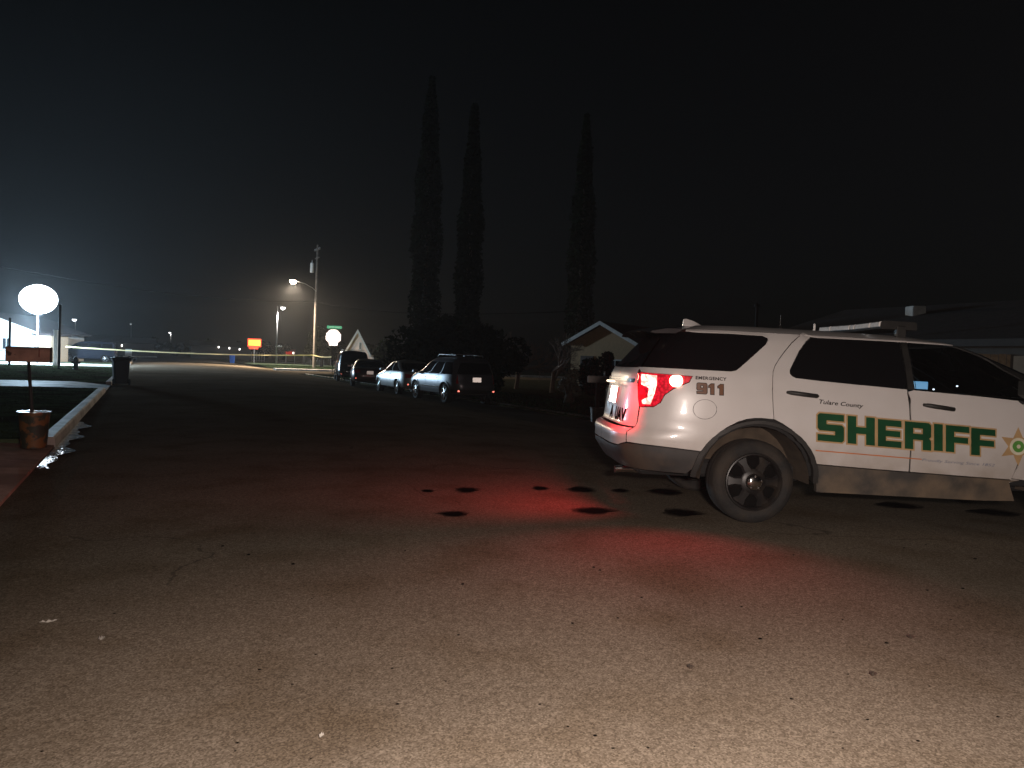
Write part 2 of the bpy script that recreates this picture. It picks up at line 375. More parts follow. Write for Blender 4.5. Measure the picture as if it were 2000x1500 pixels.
# ================================================================== CAR SKINS
class Skin:
    """car outer surface: a rounded-rectangle outline in plan whose ends and width change with height"""
    def __init__(s, wt, rt, ft, n=5.5, k=.012):
        def sm(tb):
            z = np.linspace(tb[0][0], tb[-1][0], 600); v = np.interp(z, [a for a, _ in tb], [b for _, b in tb]); dz = z[1] - z[0]
            r = max(1, int(3 * k / dz)); ker = np.exp(-.5 * (np.arange(-r, r + 1) * dz / k) ** 2); ker /= ker.sum()
            return z, np.convolve(np.pad(v, r, mode='edge'), ker, 'valid')
        s.wt, s.rt, s.ft, s.n = sm(wt), sm(rt), sm(ft), n; s.z0, s.z1 = wt[0][0], wt[-1][0]
        q_ = np.linspace(0, 1, 3001) ** (n / 2); th = np.unique(np.r_[np.arccos(q_), math.pi - np.arccos(q_), np.arcsin(q_), math.pi - np.arcsin(q_)]); a, w = 2.45, .97
        x = a * np.sign(np.cos(th)) * np.abs(np.cos(th)) ** (2 / n); y = w * np.abs(np.sin(th)) ** (2 / n)
        d = np.r_[0, np.cumsum(np.hypot(np.diff(x), np.diff(y)))]; s.S = d[-1]; s.th = th[::-1]; s.sig = (d[-1] - d)[::-1]
    def prm(s, z):
        z = np.clip(z, s.z0, s.z1); w = np.interp(z, *s.wt); r = np.interp(z, *s.rt); f = np.interp(z, *s.ft); return (f + r) / 2, (f - r) / 2, np.maximum(w, 1e-4)
    def P(s, sig, z):
        sig = np.asarray(sig, float); z = np.asarray(z, float); c, a, w = s.prm(z); th = np.interp(sig, s.sig, s.th); e = 2 / s.n
        co, si = np.cos(th), np.sin(th)
        return np.stack([c + a * np.sign(co) * np.abs(co) ** e, -w * np.abs(si) ** e, z], -1)
    def N(s, sig, z):
        e = .006; a = s.P(np.clip(sig + e, 0, s.S), z) - s.P(np.clip(sig - e, 0, s.S), z); b = s.P(sig, np.minimum(z + e, s.z1)) - s.P(sig, np.maximum(z - e, s.z0))
        q = np.cross(a, b); q /= np.linalg.norm(q, axis=-1, keepdims=True) + 1e-12; return q
    def sz(s, p):
        x, y, z = p; c, a, w = s.prm(z); X = np.clip((x - c) / a, -1, 1); h = s.n / 2
        th = math.atan2(abs(y / w) ** h, np.sign(X) * abs(X) ** h); return float(np.interp(th, s.th[::-1], s.sig[::-1])), float(z)
    def side(s, x, z):
        c, a, w = s.prm(z); X = np.clip((x - c) / a, -1, 1); co = np.sign(X) * abs(X) ** (s.n / 2); th = math.acos(np.clip(co, -1, 1)); return float(np.interp(th, s.th[::-1], s.sig[::-1])), float(z)
    def end(s, y, z, rear=True):
        c, a, w = s.prm(z); q = min(1, abs(y) / w) ** (s.n / 2); th = math.asin(min(1, q)); th = math.pi - th if rear else th
        return float(np.interp(th, s.th[::-1], s.sig[::-1])), float(z)
    def hit(s, o, d):
        t = np.linspace(2, 12, 5001); p = o[None] + d[None] * t[:, None]; c, a, w = s.prm(p[:, 2])
        Fv = np.abs((p[:, 0] - c) / a) ** s.n + np.abs(p[:, 1] / w) ** s.n - 1; Fv[(p[:, 2] < s.z0) | (p[:, 2] > s.z1)] = 9
        k = np.argmax(Fv < 0) if (Fv < 0).any() else int(np.argmin(Fv))
        return p[k]
def panel(sk, outer, holes=(), off=0., step=.05, flange=.012, gap=.003, both=True, name='panel', material=None, parent=None, smooth=True, lip=True):
    """a piece of a car's skin cut to an outline given in skin coordinates; mirrored to the other side too"""
    out = inset(outer, gap) if gap else outer
    V, T, loops = fill2d(out, holes, step)
    P = sk.P(V[:, 0], V[:, 1]); Nn = sk.N(V[:, 0], V[:, 1]); Q = P + Nn * off
    vs = [tuple(q) for q in Q]; fs = []
    for t in T:
        a, b, c = Q[t]; fs.append(tuple(int(i) for i in t) if np.dot(np.cross(b - a, c - a), Nn[t[0]]) > 0 else tuple(int(i) for i in t[::-1]))
    if flange and lip:
        for L in loops:
            o = len(vs); A = sk.P(L[:, 0], L[:, 1]); B = sk.N(L[:, 0], L[:, 1]); n = len(L)
            vs += [tuple(q) for q in A + B * off] + [tuple(q) for q in A + B * (off - flange)]
            fs += [(o + i, o + (i + 1) % n, o + n + (i + 1) % n, o + n + i) for i in range(n)]
    res = []
    for m_ in ((1, -1) if both == True else (1,) if both is False else (-1,)):
        mb = MB(); mb.v = [(x, y * m_, z) for x, y, z in vs]; mb.f = fs if m_ == 1 else [f[::-1] for f in fs]
        res.append(mb.build(name, material, parent, smooth=smooth, sharp=50))
    return res
def wholepanel(sk, outer, **k):
    """a piece that crosses the centre line (tailgate, roof, glass): one mesh"""
    gap = k.pop('gap', .003); off = k.pop('off', 0.); step = k.pop('step', .05); holes = k.pop('holes', ())
    V, T, loops = fill2d(inset(outer, gap) if gap else outer, holes, step)
    P = sk.P(V[:, 0], V[:, 1]); Nn = sk.N(V[:, 0], V[:, 1]); Q = P + Nn * off; n = len(Q); mb = MB()
    fs = []
    for t in T:
        a, b, c = Q[t]; fs.append(tuple(int(i) for i in t) if np.dot(np.cross(b - a, c - a), Nn[t].mean(0)) > 0 else tuple(int(i) for i in t[::-1]))
    mb.v = [tuple(q) for q in Q]; idx = list(range(n)); mm = []
    for i, q in enumerate(Q):
        if abs(q[1]) < 2e-3: mm.append(i)
        else: mm.append(len(mb.v)); mb.v.append((q[0], -q[1], q[2]))
    mb.f = fs + [tuple(mm[i] for i in f[::-1]) for f in fs]
    return mb.build(k['name'], k['material'], k.get('parent'), smooth=True, sharp=50)

# car materials
def carpaint(name, col, metal=0., rough=.35, dirt=0., dz=.8):
    if name in MATS: return MATS[name]
    M = bpy.data.materials.new(name); M.use_nodes = True; nt = M.node_tree; b = nt.nodes['Principled BSDF']; L = nt.links.new
    tc = nd(nt, 'ShaderNodeTexCoord'); n = nd(nt, 'ShaderNodeTexNoise'); n.inputs['Scale'].default_value = 5; n.inputs['Detail'].default_value = 8; L(tc.outputs['Object'], n.inputs['Vector'])
    sx = nd(nt, 'ShaderNodeSeparateXYZ'); L(tc.outputs['Object'], sx.inputs[0])
    mr = nd(nt, 'ShaderNodeMapRange'); mr.inputs[1].default_value = dz; mr.inputs[2].default_value = .3; mr.inputs[3].default_value = 0; mr.inputs[4].default_value = dirt; L(sx.outputs['Z'], mr.inputs[0])
    mu = nd(nt, 'ShaderNodeMath', operation='MULTIPLY'); L(mr.outputs[0], mu.inputs[0]); L(n.outputs['Fac'], mu.inputs[1])
    ad = nd(nt, 'ShaderNodeMath', operation='MULTIPLY_ADD'); L(n.outputs['Fac'], ad.inputs[0]); ad.inputs[1].default_value = .20 * min(1, dirt); L(mu.outputs[0], ad.inputs[2])
    mx = nd(nt, 'ShaderNodeMix', data_type='RGBA'); mx.inputs[6].default_value = (*col, 1); mx.inputs[7].default_value = (.22, .16, .10, 1); L(ad.outputs[0], mx.inputs[0]); L(mx.outputs[2], b.inputs['Base Color'])
    b.inputs['Metallic'].default_value = metal; b.inputs['Roughness'].default_value = rough; b.inputs['Coat Weight'].default_value = .6; b.inputs['Coat Roughness'].default_value = .06
    MATS[name] = M; return M
TYRE = mat('tyre_rubber', (.010, .0095, .009), .85, var=.3, scale=14, bump=.3, bscale=60, col2=(.034, .025, .017), mscale=5, mixlo=.42, mixhi=.78)
TINT = mat('tinted_glass', (.006, .006, .007), .04, var=.05, scale=1, spec=.55)
BLACKPL = mat('black_plastic', (.018, .017, .016), .55, var=.25, scale=12, bump=.15, bscale=150)
DARK = mat('dark_underbody', (.01, .01, .01), .9, var=.3, scale=5)
CHROME = mat('chrome', (.75, .72, .7), .16, metal=1, var=.05, scale=5)
STEELBLK = mat('black_steel_wheel', (.012, .011, .011), .42, metal=.1, var=.25, scale=9, col2=(.035, .027, .02), mscale=6, mixlo=.5, mixhi=.8)
ALLOY = mat('alloy_wheel', (.5, .5, .5), .3, metal=.8, var=.1, scale=9)
REDLENS = mat('red_lens', (.30, .012, .012), .12, var=.1, scale=8, spec=.7)
RETRORED = retro('red_reflector', (.9, .25, .2), .22, .5)
PLATE = retro('plate_sheeting', (.75, .75, .73), .26, .3)
INK = mat('plate_ink', (.03, .04, .12), .5)
def wheel(parent, x, y, z, rad, width, rim, sgn, rimmat, holes=6, style='steel'):
    """tyre with grooves, rim with openings, hub cap; outer face at y"""
    M = Matrix.Translation((x, y, z)) @ Matrix.Rotation(R(90) * (1 if sgn < 0 else -1), 4, 'X')     # local +z points outward
    w = width
    tp = [(rim, -.03), (rim + .012, -.004), (rim + .05, .008), (rad - .055, .006), (rad - .02, -.012), (rad - .003, -.035), (rad, -w * .33), (rad - .008, -w * .335), (rad - .008, -w * .36), (rad, -w * .365),
          (rad, -w * .6), (rad - .008, -w * .605), (rad - .008, -w * .63), (rad, -w * .635), (rad - .004, -w * .9), (rad - .03, -w), (rim + .01, -w * .98), (rim, -w * .9)]
    t = MB().lathe(tp, 44, M).build('tyre', TYRE, parent, smooth=True, sharp=40)
    q = MB().lathe([(rim + .004, -.004), (rim - .006, .0), (rim - .016, -.012), (rim - .022, -.05), (rim - .03, -.11), (.05, -.12)], 40, M)
    rm = q.build('rim', rimmat, t, smooth=True, sharp=40)
    f = MB(); seg = holes; ro, ri = rim - .02, rim * .42
    for k in range(seg):                                # spokes
        a = 2 * math.pi * k / seg
        ww = .40 if style == 'steel' else .17
        for sg in (0,):
            pts = []
            for rr, da, h in ((ri, ww * 1.15, -.012), (ro * .75, ww * .55, -.018), (ro, ww * .75, -.032)):
                pts.append([M @ Vector((rr * math.cos(a + s_ * da), rr * math.sin(a + s_ * da), h - (.018 if abs(s_) > .9 else 0))) for s_ in (-1, -.6, .6, 1)])
            vs = sum(pts, []); fs = []
            for i in range(2):
                for j in range(3): b_ = i * 4 + j; fs.append((b_, b_ + 4, b_ + 5, b_ + 1))
            f.add(vs, fs)
    f.lathe([(ri + .012, -.02), (ri, -.010), (ri * .5, -.004), (.02, -.004), (.0, -.004)], 30, M)
    f.build('spoke_disc', rimmat, t, smooth=True, sharp=40)
    MB().lathe([(rim - .024, -.062), (.05, -.066), (0, -.066)], 30, M).build('shade_disc', mat('wheel_opening_shade', (.006, .006, .006), .9, spec=.03), t, smooth=True)  # black disc added behind the spokes as shade in the wheel openings
    cp = .074 if style == 'steel' else .035
    MB().lathe([(cp, -.01), (cp * .96, .012), (cp * .7, .026), (cp * .35, .032), (0, .032)], 26, M).build('hub_cap', CHROME, t, smooth=True)
    if style == 'steel':
        for k in range(5):
            nb = MB()
            a = 2 * math.pi * k / 5 + .3; Mk = M @ Matrix.Translation((.057 * math.cos(a), .057 * math.sin(a), .02)); nb.lathe([(.011, 0), (.011, .016), (0, .018)], 6, Mk); nb.build('lug_nut', CHROME, t)
    return t

# ------------------------------------------------------------------ the sheriff's SUV
SU = Skin(wt=[(.28, .92), (.5, .972), (.7, .995), (.9, 1.0), (1.1, .985), (1.28, .945), (1.45, .865), (1.6, .785), (1.67, .73), (1.715, .63), (1.742, .43), (1.757, .02)],
          rt=[(.28, -.95), (.42, -1.09), (.55, -1.18), (.74, -1.19), (.78, -1.10), (1.0, -1.08), (1.25, -1.04), (1.32, -1.0), (1.5, -.85), (1.64, -.72), (1.69, -.60), (1.72, -.5), (1.745, -.25), (1.757, .3)],
          ft=[(.28, 3.70), (.5, 3.8), (.8, 3.8), (1.0, 3.7), (1.1, 3.55), (1.17, 3.33), (1.2, 3.2), (1.4, 2.75), (1.6, 2.24), (1.66, 2.04), (1.70, 1.84), (1.72, 1.68), (1.745, 1.2), (1.757, .31)], n=5.2)
YAW = R(3.0); RW = .3635
pw_ = at(1473, 943, 6.62)                              # centre of the near rear wheel's outer face
nW = toNT(pw_)[0]
pit = math.atan((zroad(nW + 2.865 * .922) - zroad(nW)) / 2.865)
SUVM = Matrix.Rotation(YAW, 4, 'Z') @ Matrix.Rotation(-pit, 4, 'Y')
org = Vector([float(c) for c in pw_]) - SUVM @ Vector((0, -.955, RW))
org.z = zroad(nW) - .002
SUVM = Matrix.Translation(org) @ SUVM
suv = thing('patrol_suv', "white sheriff's patrol SUV parked across the road with its tail lamp lit red", 'police car')
suv.matrix_world = SUVM
inv = np.array(SUVM.inverted()); co = (inv @ np.r_[CAMPOS, 1])[:3]
def px3(px, py): return SU.hit(co, inv[:3, :3] @ ray(px, py))
def px(px_, py_): return SU.sz(px3(px_, py_))
def PX(l): return [px(a, b) for a, b in (dens(l, 7, False) if len(l) > 1 else l)]
sd_ = SU.side
WHITE = carpaint('white_paint', (.61, .585, .575), dirt=1.1, dz=.85)
CLAD = mat('dirty_cladding', (.05, .045, .04), .75, var=.25, scale=6, col2=(.16, .115, .075), mscale=3, mixlo=.38, mixhi=.68, bump=.2, bscale=80)
DUST = mat('dusty_flare', (.035, .03, .026), .7, var=.3, scale=8, col2=(.13, .09, .055), mscale=4, mixlo=.42, mixhi=.7)
S_ = SU.S

archr = [(1372, 882), (1381, 870), (1393, 857), (1406, 845), (1420, 835), (1443, 823.5), (1458, 819), (1473, 817), (1488, 817), (1502, 818.5), (1512, 821)]
archf = [(1531, 829), (1546, 839), (1561, 852), (1572, 866), (1581, 882), (1590, 906)]
lampo = [(1252, 727), (1285, 730), (1352, 735.5), (1346, 746), (1315, 759), (1298, 771), (1290, 786), (1277, 794), (1250, 794), (1248, 776), (1248, 745)]
qwin = [(1253, 716), (1290, 717.8), (1332, 720), (1380, 722.5), (1428, 725), (1438, 723), (1446, 717), (1470, 695.5), (1496, 672), (1500, 664), (1499, 659), (1490, 655), (1430, 651), (1355, 647.5), (1338, 645)]
seam = [(1568, 650), (1546, 670), (1533, 686), (1522.5, 700), (1514, 714), (1510, 726), (1509, 745), (1509, 764), (1510, 790), (1512, 819)]
dlo_b = [(1554.5, 737.6), (1600, 743), (1662.5, 749.5), (1772, 760)]
dlo_r = [(1584, 658.5), (1574, 668), (1561, 686), (1543, 723), (1543.5, 730), (1547, 734)]
roofz = 1.675
def top(px_, py_): s_, z = px(px_, py_); return (s_, roofz)
SCN = px(1249, 792)[0]; ZBB = px(1240, 865)[1]
uni = [(SCN, .775)] + PX([(1250, 794.5), (1277, 794.5), (1290.5, 786.5), (1298.5, 771.5), (1315.5, 759.5), (1346.5, 746.5), (1352.5, 735), (1285, 729.5), (1252, 726.5), (1246, 716)]) + PX(qwin)
apx = px(1872, 675)
uni += [(px(1338, 645)[0] - .02, roofz)] + [(a, roofz) for a in np.linspace(px(1338, 645)[0] + .1, sd_(1.80, roofz)[0], 14)]
uni += [apx] + PX([(1830, 671.5), (1790, 669), (1752, 666.5), (1700, 664), (1650, 661.5), (1600, 659), (1586, 657)]) + PX(seam) + PX(archr[::-1][1:]) + PX([(1340, 878), (1300, 873), (1262, 868.5)]) + [(SCN, ZBB)]
panel(SU, uni, name='quarter_panel', material=WHITE, parent=suv, step=.045)
rdoor = PX(seam) + PX(archf) + PX([(1604, 907.5), (1690, 915), (1775, 921.8), (1778, 880), (1778, 830), (1776, 790), (1773, 766), (1772, 760.5)]) + PX([(1662.5, 749.8), (1600, 743.3), (1554.5, 738)]) + PX(dlo_r[::-1])
rd = panel(SU, rdoor, name='rear_door', material=WHITE, parent=suv, step=.045)
zb = px(1989, 782.6)
fdoor = PX([(1774, 764), (1784, 761.5), (1840, 767), (1901, 772.5), (1950, 778), (1989, 782.6)]) + [sd_(2.33, 1.17), sd_(2.36, .95), sd_(2.32, .6), sd_(2.28, zb[1] - .72)] + PX([(1989, 938), (1880, 930), (1777, 922), (1780, 880), (1780, 830), (1778, 790)])
fd = panel(SU, fdoor, name='front_door', material=WHITE, parent=suv, step=.045)
# front of the car (mostly outside the picture)
fa = [sd_(3.03 + .47 * math.cos(a), .37 + .5 * math.sin(a)) for a in np.linspace(R(168), R(14), 14)]
fend = [sd_(2.29, .5), sd_(2.33, .6), sd_(2.37, .95), sd_(2.345, 1.16), sd_(2.6, 1.15), sd_(3.0, 1.09), sd_(3.3, 1.0), sd_(3.38, .8), sd_(3.36, .55)] + fa[::-1]
panel(SU, fend, name='front_fender', material=WHITE, parent=suv, step=.06)
wholepanel(SU, [sd_(3.37, .45), sd_(3.37, .78), SU.end(.72, .78, False), (S_, .78), (S_, .45)], name='front_bumper', material=WHITE, parent=suv, step=.06)
wholepanel(SU, [sd_(3.33, .30), sd_(3.37, .44), (S_, .44), (S_, .30)], name='front_valance', material=BLACKPL, parent=suv, step=.06)
wholepanel(SU, [SU.end(.62, .785, False), SU.end(.62, 1.0, False), (S_, 1.0), (S_, .785)], name='grille', material=BLACKPL, parent=suv, step=.06)
panel(SU, [sd_(3.4, .80), sd_(3.33, .99), SU.end(.64, 1.0, False), SU.end(.64, .79, False)], name='headlight', material=mat('headlight_glass', (.35, .35, .36), .08, var=.1), parent=suv)
wholepanel(SU, [sd_(3.32, 1.006), sd_(3.0, 1.095), sd_(2.6, 1.14), sd_(2.4, 1.165), (S_ - .35, 1.19), (S_, 1.19), (S_, 1.006)], name='hood', material=WHITE, parent=suv, step=.06)
ap0 = px(1872, 675)
wholepanel(SU, [sd_(2.92, 1.21), (sd_(2.06, 1.6)[0], 1.6), sd_(1.90, 1.655), (S_, 1.655), (S_, 1.2), (S_ - .3, 1.2)], name='windshield', material=TINT, parent=suv, step=.06, off=-.003)
# roof
wholepanel(SU, [(0, 1.67), (px(1338, 645)[0] - .03, roofz), (sd_(1.80, roofz)[0], roofz), (S_, 1.66), (S_, 1.7565), (0, 1.7565)], name='roof', material=WHITE, parent=suv, step=.04, gap=0)
# glass
SEEGLASS = bpy.data.materials.new('clear_dark_glass'); SEEGLASS.use_nodes = True
_nt = SEEGLASS.node_tree; _b = _nt.nodes['Principled BSDF']; _b.inputs['Base Color'].default_value = (.01, .012, .014, 1); _b.inputs['Roughness'].default_value = .03
_tr = nd(_nt, 'ShaderNodeBsdfTransparent'); _tr.inputs[0].default_value = (.5, .55, .58, 1); _mx = nd(_nt, 'ShaderNodeMixShader'); _fr = nd(_nt, 'ShaderNodeFresnel'); _fr.inputs[0].default_value = 1.7
_nt.links.new(_fr.outputs[0], _mx.inputs[0]); _nt.links.new(_tr.outputs[0], _mx.inputs[1]); _nt.links.new(_b.outputs[0], _mx.inputs[2]); _nt.links.new(_mx.outputs[0], _nt.nodes['Material Output'].inputs['Surface'])
dsm = [(1250, 716), (1268, 690), (1288, 662), (1300, 648)]
panel(SU, PX(qwin[1:][:-1]) + PX([(1338, 646.5), (1300, 647)]) + PX([(1288, 664), (1270, 690), (1254, 715.8)]), name='quarter_window', material=TINT, parent=suv, off=-.004, gap=.004)
wholepanel(SU, PX([(1251, 715.5), (1267, 690), (1285, 664), (1296, 649)]) + [(.4, 1.655), (0, 1.655), (0, px(1251, 715.5)[1] - .01)], name='rear_window', material=TINT, parent=suv, off=-.004)
panel(SU, PX(dlo_r) + PX(dlo_b) + PX([(1772, 760), (1768, 720), (1757, 667)]) + PX([(1700, 664), (1650, 661.5), (1600, 659)]), name='rear_door_window', material=TINT, parent=suv, off=-.005, gap=.002)
panel(SU, PX([(1759, 667.5), (1769, 720), (1774, 761), (1788, 761.5), (1778, 700), (1770, 668)]), name='door_pillar', material=BLACKPL, parent=suv, off=-.003, gap=.001)
fw = PX([(1771.5, 668), (1779.5, 700), (1789.5, 761.5), (1840, 767), (1901, 772.5), (1960, 779), (1989, 782)]) + [sd_(2.62, 1.222), sd_(2.59, 1.27), sd_(2.24, 1.46)] + PX([(1868, 679), (1830, 672), (1800, 670)])
panel(SU, fw, name='front_door_window', material=SEEGLASS, parent=suv, off=-.005, gap=.003)
panel(SU, [sd_(2.63, 1.212), sd_(2.88, 1.198), sd_(2.91, 1.215), (sd_(2.05, 1.6)[0], 1.6), sd_(1.89, 1.65), apx, sd_(2.27, 1.46), sd_(2.61, 1.265)], name='windshield_pillar', material=BLACKPL, parent=suv, off=-.002, gap=.001)
# rear end
tg = [(0, px(1251, 715.5)[1] - .012), px(1250, 717), px(1246, 728), px(1246.5, 776), (SCN - .002, px(1248, 792)[1])]
ZBT = .775
TGz = [(tg[-1][0], ZBT), (0, ZBT)]
wholepanel(SU, tg + TGz, name='tailgate', material=WHITE, parent=suv, step=.04)
wholepanel(SU, [(0, .765), (SCN - .002, .768), (SCN - .002, ZBB), (SCN - .12, .60), (0, .60)], name='rear_bumper', material=WHITE, parent=suv, step=.04)
wholepanel(SU, [(0, .595), (SCN - .12, .595), (SCN, ZBB - .006), px(1262, 869.5), px(1300, 874), px(1340, 879), px(1371, 883), px(1369, 905), (px(1330, 905)[0], .40), (px(1240, 890)[0], .40), (0, .40)], name='bumper_valance', material=mat('grey_bumper', (.028, .026, .025), .6, var=.25, scale=7, col2=(.06, .045, .035), mscale=3), parent=suv, step=.04)
wholepanel(SU, [(0, 1.165), SU.end(.62, 1.165), SU.end(.62, 1.20), (0, 1.20)], name='chrome_strip', material=CHROME, parent=suv, off=.014, gap=0, step=.03)
# plate recess, plate, plate lamp
RC = SU.P(0, 1.04); 
wholepanel(SU, [(0, .93), SU.end(.22, .93), SU.end(.26, 1.155), (0, 1.155)], name='plate_recess', material=WHITE, parent=suv, off=.003, gap=0, step=.03)
pl = MB().bbox((RC[0] - .018, 0, 1.035), (.008, .31, .16), .003, ry=R(6)).build('license_plate', PLATE, suv)
Mp = Matrix.Translation((RC[0] - .025, 0, 1.03)) @ Matrix.Rotation(R(-90), 4, 'Z') @ Matrix.Rotation(R(90), 4, 'X')
MB().bbox((RC[0] - .05, 0, 1.16), (.05, .2, .02), .005).build('plate_lamp', glow('plate_lamp_glow', (1, .75, .5), 2.5), suv)
# back-panel lettering
def decal_V(V, T, fn, off, name, material, parent):
    sz = np.array([fn(x, y) for x, y in V]); Q = SU.P(sz[:, 0], sz[:, 1]) + SU.N(sz[:, 0], sz[:, 1]) * off
    fs = []
    for t in T:
        a, b, c = Q[t[0]], Q[t[1]], Q[t[2]]; nn = SU.N(sz[t[0], 0], sz[t[0], 1]); fs.append(tuple(t) if np.dot(np.cross(b - a, c - a), nn) > 0 else tuple(t[::-1]))
    return MB().add(Q, fs).build(name, material, parent)
V, T, _ = textpolys('A  UAV', .05, 0, 1.05)
DARKBROWN = mat('dark_lettering', (.012, .009, .008), .95, spec=.03)
ye = SU.end
def rearmap(y0, y1, z0, z1): return lambda x, y: SU.end(-(y0 + (y1 - y0) * x), z0 + (z1 - z0) * y)
def rear_decal(V, T, y0, y1, z0, z1, off, name, material):        # signed y: text runs left to right seen from behind
    Q = []
    for x, y in V:
        yy = y0 + (y1 - y0) * x; s_, z = SU.end(yy, z0 + (z1 - z0) * y); p = SU.P(s_, z) + SU.N(s_, z) * off; Q.append((p[0], -abs(p[1]) if yy < 0 else abs(p[1]), p[2]))
    return MB().add(Q, [tuple(t) for t in T]).build(name, material, suv)
stuff(rear_decal(V, T, .10, -.56, .80, .925, .003, 'unit_lettering', DARKBROWN))
# tail lamps: red lens, lit bar and lit bulb
def polylamp(pts, off, name, material, both, parent, step=.03): return panel(SU, PX(pts), off=off, name=name, material=material, parent=parent, gap=.0015, step=step, both=both)
HOT = glow('lit_lamp_white', (1, .45, .36), 4, (.8, .3, .3)); LITRED = glow('lit_lens_red', (1, .01, .04), .62, (.5, .01, .02))
def facets(M, sc, lo, hi):
    nt = M.node_tree; b = nt.nodes['Principled BSDF']; tc = nd(nt, 'ShaderNodeTexCoord'); v = nd(nt, 'ShaderNodeTexVoronoi'); v.inputs['Scale'].default_value = sc; nt.links.new(tc.outputs['Object'], v.inputs['Vector'])
    mr = nd(nt, 'ShaderNodeMapRange'); mr.inputs[1].default_value = .1; mr.inputs[2].default_value = .75; mr.inputs[3].default_value = hi; mr.inputs[4].default_value = lo; nt.links.new(v.outputs['Distance'], mr.inputs[0]); nt.links.new(mr.outputs[0], b.inputs['Emission Strength'])
facets(LITRED, 42, .12, .75); facets(HOT, 34, 1.2, 5.5)
hotp = [(1254, 731), (1284, 734), (1283.5, 752), (1279, 768), (1271, 790), (1256, 789), (1254.5, 782), (1266, 776), (1268.5, 758), (1254, 751)]
lens = polylamp(lampo, .006, 'tail_lamp', LITRED, True, suv)
for sg, ln in zip((False, -1), lens):
    o = panel(SU, PX(hotp), off=.010, name='lit_bar', material=HOT, parent=ln, gap=0, step=.03, both=sg)
    hb = [(1321 + 13 * math.cos(a), 744 + 12.5 * math.sin(a)) for a in np.linspace(0, 2 * math.pi, 18, endpoint=False)]
    panel(SU, PX([(a, min(max(b, 733.8), 756)) for a, b in hb]), off=.013, name='lit_bulb', material=glow('lit_bulb_glow', (1, .42, .3), 9), parent=ln, gap=0, step=.02, both=sg)
MARK = PX([(1243, 728.5), (1250.5, 729), (1250.5, 736.5), (1243, 736)])
# cladding along the sill, wheel-arch flares, fuel door, handles
sill = PX([(1590, 906.5), (1604, 908), (1690, 915.5), (1768, 921.5), (1880, 930.5), (1989, 938.5)]) + [sd_(2.27, .47), sd_(2.36, .30)] + [(px(1955, 985)[0], .29), (px(1593, 962)[0], .30)] + PX([(1593, 945)])
panel(SU, sill, name='sill_cladding', material=CLAD, parent=suv, off=.012, step=.045, flange=.05)
def flare(cx, cz, r0_, r1_, a0, a1, name):
    o = [(cx + r1_ * math.cos(a), cz + r1_ * .97 * math.sin(a)) for a in np.linspace(a0, a1, 22)] + [(cx + r0_ * math.cos(a), cz + r0_ * math.sin(a)) for a in np.linspace(a1, a0, 22)]
    panel(SU, [sd_(x, max(.29, z)) for x, z in o], name=name, material=BLACKPL, parent=suv, off=.016, step=.05, gap=0, flange=.16)
A0 = px3(1473, 817); RF = A0[2] - RW
flare(.01, RW, RF - .045, RF, R(178), R(2), 'wheel_arch_flare'); flare(3.03, RW, .43, .49, R(178), R(2), 'wheel_arch_flare')
fc = [(1377 + 23.5 * math.cos(a), 799.5 + 19.5 * math.sin(a)) for a in np.linspace(0, 2 * math.pi, 28, endpoint=False)]
fci = [(1377 + 22.6 * math.cos(a), 799.5 + 18.7 * math.sin(a)) for a in np.linspace(0, 2 * math.pi, 28, endpoint=False)]
V, T, _ = fill2d(PX(fc), [PX(fci)], .05)
decal_V(V, T, lambda a, b: (a, b), .002, 'fuel_door_gap', BLACKPL, suv)
panel(SU, PX(fci), name='fuel_door', material=WHITE, parent=suv, off=.0035, gap=0, both=False, step=.03)
for hx0, hx1, hy0, hy1, dr in ((1537, 1597, 764, 772, rd[0]), (1803, 1863, 788.5, 798, fd[0])):
    a, b = px3(hx0, hy0 + 2), px3(hx1, hy1 + 2); nrm = Vector((0, -1, 0)); mb = MB()
    pts = [Vector(a) + nrm * .004, Vector(a) + (Vector(b) - Vector(a)) * .08 + nrm * .035, Vector(a) + (Vector(b) - Vector(a)) * .5 + nrm * .042, Vector(a) + (Vector(b) - Vector(a)) * .92 + nrm * .035, Vector(b) + nrm * .004]
    mb.tube(pts, [.012, .019, .02, .019, .012], 10); mb.build('handle', BLACKPL, dr, smooth=True, sharp=60)
    mid = (hx0 + hx1) / 2; cup = [(mid - 2 + 17 * math.cos(t), (hy0 + hy1) / 2 + 9 + 5 * math.sin(t)) for t in np.linspace(0, 2 * math.pi, 16, endpoint=False)]
